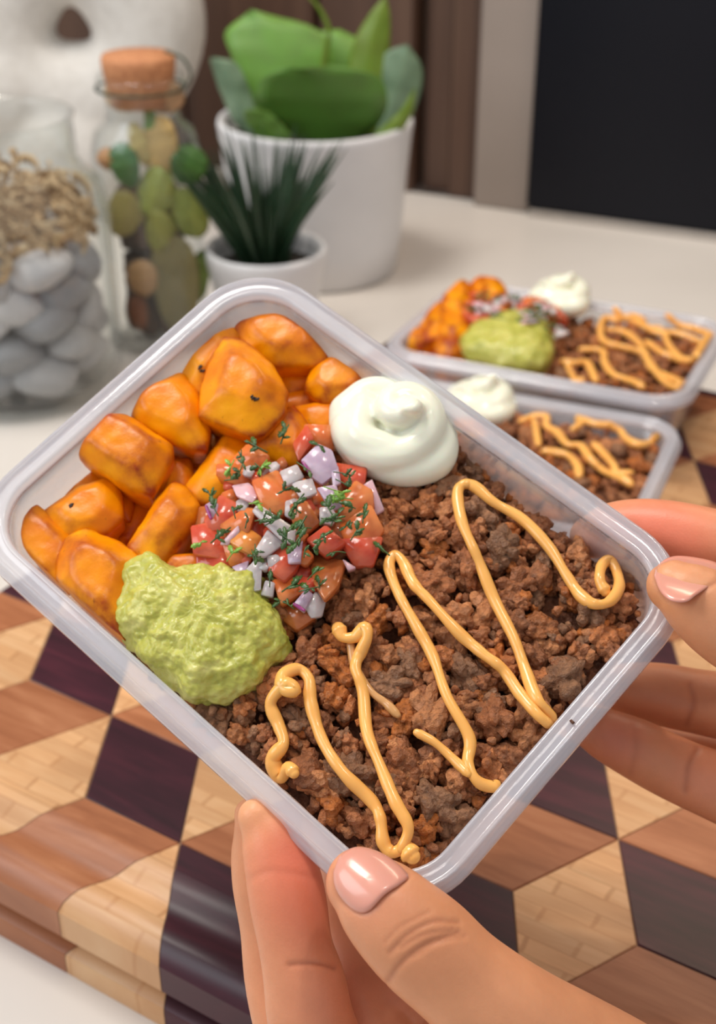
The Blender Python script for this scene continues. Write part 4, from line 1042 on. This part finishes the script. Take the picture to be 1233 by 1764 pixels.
for k in range(110):
    a = rg.uniform(0, 6.28); tilt = rg.uniform(.05, .62) if k > 20 else rg.uniform(.3, .75); r0 = rg.uniform(.0, .014); L = rg.uniform(.060, .100)
    b = np.array([r0*cos(a), r0*sin(a), .056]); dr = np.array([cos(a), sin(a), 0])
    pts = [b+dr*L*sin(tilt)*t+np.array([0, 0, L*(t*cos(tilt*.6)-.18*t*t*tilt)]) for t in np.linspace(0, 1, 7)]
    V, F = tube(pts, [.0024, .0029, .0028, .0024, .0018, .0011, .0003], 6, flat=.45, upv=[-sin(a), cos(a), .01], cap=2)
    link('grass_blade', mesh_from('grass_blade', V, F), M_GRASS2 if k % 9 == 0 else M_GRASS, root)

# large white pot with broad-leaved plant
QX, QY = atY(543, 215, 1.04)[0], 1.04
root = empty('potted_plant', place(QX, QY)); prop(root, 'large white pot with a broad-leaved bright green plant against the walnut boards', 'potted plant')
out = [(.060, 0), (.064, .002), (.0675, .03), (.0715, .08), (.0748, .112), (.0755, .117), (.0745, .120)]
inn = [(.0708, .1195), (.0695, .112), (.067, .095), (.02, .092)]
link('pot', mesh_from('pot', *open_lathe(out, inn)), M_CER, root)
link('soil', mesh_from('soil', *lathe([(.001, .093), (.0675, .093), (.0685, .104), (.03, .108), (.001, .109)], 36)), M_SOIL, root)
GA, GB, GC, GD, GE = leafmat('leaf_bright', (128, 172, 74), (108, 156, 58)), leafmat('leaf_yellow_green', (128, 152, 38), (104, 132, 30)), leafmat('leaf_grey_green', (110, 140, 104), (128, 152, 122)), leafmat('leaf_mid', (104, 150, 58), (88, 134, 48)), leafmat('leaf_dark', (66, 108, 44), (50, 90, 36))
LV = [(GA, [(470,245),(425,160),(396,90),(388,52),(432,16)], [(530,245),(565,180),(575,110),(545,48),(432,16)], 1.03, 1.06, 'broad bright leaf'),
      (GA, [(520,245),(525,160),(530,90),(535,55),(585,50)], [(640,245),(668,180),(658,120),(625,70),(585,50)], 1.05, 1.08, ''),
      (GB, [(600,240),(598,150),(606,80),(636,25),(664,-8)], [(676,240),(676,150),(672,80),(672,30),(664,-8)], 1.03, 1.05, 'pointed yellow-green leaf'),
      (GC, [(620,245),(636,190),(645,135),(665,92),(702,76)], [(668,245),(702,215),(724,165),(728,118),(702,76)], 1.03, 1.04, 'grey-green leaf'),
      (GD, [(530,262),(470,215),(438,180),(455,140),(520,118)], [(600,262),(650,225),(668,180),(640,135),(520,118)], 1.015, .985, ''),
      (GC, [(440,240),(405,215),(378,160),(362,110),(364,98)], [(470,240),(440,190),(425,145),(403,108),(364,98)], 1.02, 1.03, 'grey-green leaf'),
      (GB, [(610,262),(640,240),(665,215),(690,190),(716,150)], [(640,262),(672,248),(696,222),(710,195),(716,150)], 1.0, 1.0, ''),
      (GA, [(480,262),(450,250),(430,225),(420,205),(424,190)], [(500,262),(498,240),(480,215),(455,195),(424,190)], 1.0, .985, '')]
for mt, L, R, y0, y1, lab in LV:
    ys = np.linspace(y0, y1, 5)
    o = leaf_between('leaf', [atY(x, y, yy) for (x, y), yy in zip(L, ys)], [atY(x, y, yy) for (x, y), yy in zip(R, ys)], mt, .006, .0016, root)
    if lab: o['label'] = lab
pts = catmull([atY(x, y, 1.04)-np.array([QX, QY, 0]) for x, y in [(556,130),(562,85),(566,50),(550,15),(528,-10)]], 6)
o = link('young_shoot', mesh_from('young_shoot', *tube(pts, np.linspace(.0030, .0008, len(pts)), 8)), GB, root); o['label'] = 'thin curling yellow-green shoot'

# white organic sculpture vase
SX, SY = atY(118, 45, 1.17)[0], 1.19
tor = []
a_ = np.linspace(0, 2*pi, 49)[:-1]; V = []; F = []
zc = atY(118, 45, 1.19)[2]
for i, a in enumerate(a_):
    for j in range(24):
        b = 2*pi*j/24; r = .064+.049*cos(b)*(1+.05*sin(3*a)); V.append((r*cos(a)*1.0, .040*sin(b), zc+r*sin(a)*.95))
for i in range(48):
    for j in range(24): F.append((i*24+j, ((i+1) % 48)*24+j, ((i+1) % 48)*24+(j+1) % 24, i*24+(j+1) % 24))
D, f = ICO[4]
parts = [(V, F), ([tuple(p) for p in D*np.array([.082, .050, .062])+np.array([-.01, 0, .058])], [tuple(q) for q in f]), ([tuple(p) for p in D*np.array([.06, .05, .06])+np.array([-.07, 0, .11])], [tuple(q) for q in f])]
me = voxel(mesh_from('s', *merge(parts)), .003); v = tri_arrays(me); v[:, 2] = np.maximum(v[:, 2], 0); e = edges_of(me); v = lap(v, e, 10); v[:, 2] = np.maximum(v[:, 2], 0); set_co(me, v)
n = NT('matte_plaster'); z = n.noise(90, 6, .7); n.base(n.ramp(z, [(.3, lin(208, 202, 194)), (.7, lin(224, 219, 212))])); n.set(Roughness=.8); n.bump(z, .5, .003)
o = link('sculptural_vase', me, n.m, M=place(SX, SY)); prop(o, 'chunky off-white ring-shaped ceramic sculpture with a round hole, behind the jars', 'sculpture')
# ------------------------------------------------------------------ hands
SK = np.array(lin(222, 154, 112)); SKR = np.array(lin(228, 112, 88)); SKD = np.array(lin(198, 128, 88))
def hand(chains, label, tints, creases, vox=.00065, webs=()):
    """one continuous skin: tapered fingers and palm merged into a single surface.
    chains: lists of (x, y, Z, radius); tints: (point, radius, strength); creases: polylines on the view-side surface"""
    parts = []
    for ch in chains:
        P = np.array([at(a, b, Z) for a, b, Z, r in ch]); R = np.array([r for *_, r in ch])
        Q = catmull(P, 8); RR = catmull(np.column_stack([R, R, R]), 8)[:, 0]
        parts.append(tube(Q, RR, 24, flat=.96, upv=[.2, .5, -.8], cap=8))
    me = voxel(mesh_from('h', *merge(parts)), vox)
    v = tri_arrays(me); e = edges_of(me); v = lap(v, e, 12)
    set_co(me, v); nr = normals(me); disp = np.zeros(len(v)); dark = np.zeros(len(v))
    for pl, dep, wd in creases:
        Q = catmull([at(*q) for q in pl], 12)
        near = np.full(len(v), 9.0)
        box = (np.abs(v-Q.mean(0)).max(1) < .035); idx = np.where(box)[0]
        if not len(idx): continue
        # distance measured across the line of sight so the groove follows the skin under the drawn line
        for q in Q:
            vd = (q-CAM); vd /= np.linalg.norm(vd); d = v[idx]-q; ax = d@vd
            dd = np.linalg.norm(d-ax[:, None]*vd, axis=1); dd[np.abs(ax) > .011] = 9; near[idx] = np.minimum(near[idx], dd)
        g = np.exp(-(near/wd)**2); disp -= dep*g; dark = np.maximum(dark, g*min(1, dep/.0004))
    v2 = v + nr*disp[:, None]
    v2 = v2 + nr*np.array([noise.noise(Vector(p)*55)*.00035 for p in v])[:, None]
    c = v2.mean(0); set_co(me, v2-c)
    col = np.repeat(SK[None], len(v), 0)
    for pt, rad, s_, cc in tints:
        q = at(*pt); d = np.linalg.norm(v-q, axis=1); w = (s_*np.exp(-(d/rad)**2))[:, None]; col = col*(1-w)+np.array(cc)*w
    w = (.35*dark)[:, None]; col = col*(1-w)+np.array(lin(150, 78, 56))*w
    vcol(me, 'tint', col)
    o = link('hand', me, M_SKIN, M=Matrix.Translation(Vector(c))); prop(o, label, 'hand'); return o, v2
from mathutils.bvhtree import BVHTree
def nail(handobj, v, outline, parent_c, mat, lift=.00035, th=.0007):
    """fingernail: a curved plate fitted on the fingertip, with thickness"""
    me = handobj.data; bt = BVHTree.FromPolygons([Vector(p) for p in v], [tuple(p.vertices) for p in me.polygons])
    O = catmull(np.array([(x, y, 0) for x, y in outline]+[(*outline[0], 0)], float), 6)[:-1, :2]; c = O.mean(0); n_ = len(O); K = 9
    F = []; cc = np.array(handobj.matrix_basis.translation)
    def depth_hit(x, y):
        d = ray(x, y); L_ = np.linalg.norm(d); h = bt.ray_cast(Vector(CAM), Vector(d/L_)); return None if h[0] is None else h[3]/L_
    # depth of the skin under the nail, fitted with a smooth quadric, then raised towards the viewer side as a plate
    S_ = []
    for t in (0, .2, .4, .6, .75, .85):
        for p in O[::3]:
            q = c+(p-c)*t; z = depth_hit(*q)
            if z is not None: S_.append((*(q-c)/50, z))
    S_ = np.array(S_); B_ = lambda X, Y: np.column_stack([np.ones_like(X), X, Y, X*X, X*Y, Y*Y])
    co = np.linalg.lstsq(B_(S_[:, 0], S_[:, 1]), S_[:, 2], rcond=None)[0]
    Hm = np.array([[2*co[3], co[4]], [co[4], 2*co[5]]]); w_, E_ = np.linalg.eigh(Hm); w_ = np.clip(w_, .0016, .0085); Hm = E_@np.diag(w_)@E_.T
    base_ = B_(S_[:, 0], S_[:, 1])[:, :3]; quad = .5*(Hm[0, 0]*S_[:, 0]**2+2*Hm[0, 1]*S_[:, 0]*S_[:, 1]+Hm[1, 1]*S_[:, 1]**2)
    c3 = np.linalg.lstsq(base_, S_[:, 2]-quad, rcond=None)[0]; co = np.array([*c3, Hm[0, 0]/2, Hm[0, 1], Hm[1, 1]/2])
    g = []; ed = []
    for i in range(K+1):
        t = (i/K)**.8
        for p in O:
            q = c+(p-c)*t; X = (q-c)/50; z = float(B_(X[:1], X[1:])@co) if False else float(B_(np.array([X[0]]), np.array([X[1]]))[0]@co)
            e_ = max(0, (t-.8)/.2); g.append(at(q[0], q[1], z-lift-th*(1-e_*e_))); ed.append(e_)
    P = np.array(g); axis = at(*c, .3)-CAM; axis /= np.linalg.norm(axis)
    B = P+axis*.0024; Vv = np.vstack([P, B])-cc; b = len(P)
    for i in range(K):
        for j in range(n_):
            a0, a1 = i*n_+j, i*n_+(j+1) % n_; F.append((a0, a1, a1+n_, a0+n_)); F.append((b+a0, b+a0+n_, b+a1+n_, b+a1))
    for j in range(n_): F.append((K*n_+j, K*n_+(j+1) % n_, b+K*n_+(j+1) % n_, b+K*n_+j))
    me2 = mesh_from('fingernail', Vv, F); bm = bmesh.new(); bm.from_mesh(me2); bmesh.ops.recalc_face_normals(bm, faces=bm.faces); bm.to_mesh(me2); bm.free()
    link('fingernail', me2, mat, handobj)
zr = FH.depth(660, 1490, 0)
zt = zr-.0125
zi = FH.depth(470, 1420, 0)+.006
lower = [
 [(622,1522,zt+.0015,.0082), (648,1548,zt,.0102), (690,1590,zt-.001,.0116), (735,1632,zt-.001,.0124), (800,1692,zt,.0124), (900,1775,zt+.003,.0145), (1040,1880,zt+.014,.0190), (1120,1960,zt+.020,.0230)],   # thumb
 [(442,1408,zi,.0048), (462,1440,zi,.0072), (484,1500,zi-.001,.0092), (497,1560,zi-.002,.0097), (510,1630,zi-.002,.0093), (525,1690,zi-.001,.0102), (545,1790,zi+.002,.0110), (620,1950,zi+.008,.0135), (760,2080,zi+.008,.020)],  # index
 [(432,1402,zi+.015,.0045), (448,1450,zi+.016,.0075), (458,1520,zi+.018,.0088), (470,1600,zi+.020,.0088), (490,1720,zi+.020,.0098), (560,1880,zi+.016,.0115), (760,2040,zi+.010,.020)],
 [(560,1330,zi+.065,.0070), (570,1420,zi+.060,.0085), (580,1520,zi+.052,.0088), (600,1640,zi+.046,.0095), (680,1850,zi+.022,.0115), (820,2020,zi+.012,.019)],
 [(700,1400,zi+.078,.0062), (700,1480,zi+.070,.0075), (700,1570,zi+.062,.0078), (720,1680,zi+.056,.0088), (800,1880,zi+.024,.0105), (900,2020,zi+.012,.018)],
 [(560,1950,zi+.020,.014), (650,1740,zi+.036,.012), (740,1790,zi+.036,.016), (860,1900,zi+.018,.022), (1000,2000,zi+.008,.024)],
 [(760,2080,zi+.008,.022), (900,2060,zi+.006,.024), (1080,2010,zt+.014,.024), (1160,2060,zt+.012,.024)]]
cr = [([(672,1640,zt-.012),(700,1612,zt-.012),(745,1588,zt-.012),(790,1588,zt-.012)], .00032, .0006),
      ([(668,1690,zt-.012),(690,1660,zt-.012),(730,1628,zt-.012),(790,1605,zt-.012)], .00046, .0007),
      ([(690,1632,zt-.012),(730,1610,zt-.012),(780,1600,zt-.012)], .00026, .0006),
      ([(712,1648,zt-.012),(750,1625,zt-.012),(800,1612,zt-.012)], .00026, .0006),
      ([(664,1622,zt-.012),(690,1596,zt-.012),(740,1570,zt-.012)], .00015, .0005),
      ([(500,1662,zi-.010),(540,1660,zi-.010),(578,1668,zi-.008)], .00040, .0007),
      ([(430,1512,zi-.008),(470,1500,zi-.009),(540,1510,zi-.006)], .00015, .0010)]
tn = [((520,1460,zi-.008), .013, .75, SKR), ((530,1560,zi-.008), .014, .5, SKR), ((440,1400,zi), .007, .5, lin(236, 180, 130)), ((640,1540,zt-.008), .008, .35, lin(226, 140, 118)), ((560,1730,zi-.008), .012, .35, lin(236, 136, 112)), ((740,1620,zt-.01), .012, .5, SKD), ((640,1650,zi+.03), .03, .3, SKR)]
NL = [(574,1502),(586,1474),(612,1459),(645,1464),(678,1482),(703,1508),(690,1523),(663,1541),(634,1570),(612,1570),(588,1548),(576,1525)]
NR = [(1126,992),(1134,972),(1160,958),(1203,961),(1240,973),(1238,997),(1215,1014),(1199,1025),(1181,1037),(1155,1035),(1137,1019)]
cr.append(([(x, y, zt-.009) for x, y in NL[5:]+NL[:1]], .00035, .0006))
h1, v1 = hand(lower, 'bare hand at the bottom, its thumb with glossy nail pressing the container\'s near corner', tn, cr)
nail(h1, v1, NL, None, M_NAIL)
zk = FH.depth(1150, 1010, 0)-.0085
zo = FH.depth(1120, 920, 0)+.012
right = [
 [(1160,1010,zk,.0070), (1180,1022,zk-.001,.0086), (1215,1046,zk-.001,.0102), (1262,1078,zk,.0112), (1330,1120,zk+.004,.0125), (1450,1200,zk+.018,.017), (1600,1290,zk+.03,.022)],
 [(1018,925,zo+.009,.0062), (1050,915,zo+.008,.0080), (1100,912,zo+.006,.0088), (1160,918,zo+.002,.0090), (1240,938,zo-.002,.0094), (1330,968,zo,.0102), (1480,1060,zo+.01,.014), (1640,1200,zo+.01,.020)],
 [(1050,1182,zo+.030,.0062), (1085,1188,zo+.029,.0082), (1140,1196,zo+.028,.0094), (1200,1208,zo+.026,.0096), (1280,1222,zo+.022,.0105), (1420,1240,zo+.018,.013), (1620,1290,zo+.015,.021)],
 [(1005,1250,zo+.012,.0055), (1035,1262,zo+.012,.0074), (1090,1288,zo+.011,.0086), (1150,1318,zo+.010,.0090), (1220,1348,zo+.009,.0096), (1330,1390,zo+.008,.0110), (1480,1410,zo+.01,.014), (1640,1380,zo+.015,.021)],
 [(1010,1245,zo+.048,.0052), (1060,1260,zo+.046,.0070), (1130,1285,zo+.044,.0076), (1230,1310,zo+.040,.0084), (1380,1350,zo+.03,.011), (1600,1400,zo+.02,.018)],
 [(1620,1180,zo+.01,.024), (1640,1300,zo+.015,.026), (1620,1430,zo+.018,.022)],
 [(1500,1220,zk+.02,.018), (1640,1300,zo+.01,.024), (1800,1360,zo+.01,.028)]]
cr2 = [([(1188,1180,zo+.018),(1194,1210,zo+.017),(1184,1246,zo+.017)], .00045, .0009), ([(1202,1290,zo+.001),(1186,1320,zo+.0005),(1180,1362,zo+.001)], .00045, .0009),
       ([(1092,1250,zo+.003),(1094,1290,zo+.002),(1086,1330,zo+.003)], .0002, .001)]
tn2 = [((1100,900,zo-.006), .012, .75, SKR), ((1180,930,zo-.008), .012, .55, SKR), ((1060,1270,zo+.004), .010, .6, lin(216, 124, 104)), ((1215,1340,zo), .012, .35, lin(236, 140, 116)), ((1140,1030,zk-.006), .007, .3, lin(236, 160, 100)), ((1130,1200,zo+.02), .02, .35, lin(176, 108, 84))]  # last tint puts the shade on the middle finger into its skin colour
cr2.append(([(x, y, zk-.008) for x, y in NR[4:]+NR[:3]], .00035, .0006))
h2, v2_ = hand(right, 'bare hand at the right edge, pinching the container\'s right corner between thumb and finger', tn2, cr2)
nail(h2, v2_, NR, None, M_NAIL)
cp_ = FH.px(985, 1243, -.0005)
v_, f_ = clump_shape(2, random.Random(8)); me = mesh_from('meat_crumb', v_*np.array([.0011, .0007, .0006]), f_); vcol(me, 'tone', np.repeat(np.array([lin(120, 80, 56)]), len(v_), 0))
prop(link('meat_crumb', me, M_MEAT, M=FH.mat(cp_)), 'tiny brown meat crumb stuck on the lower right rim of the held container', 'crumb')
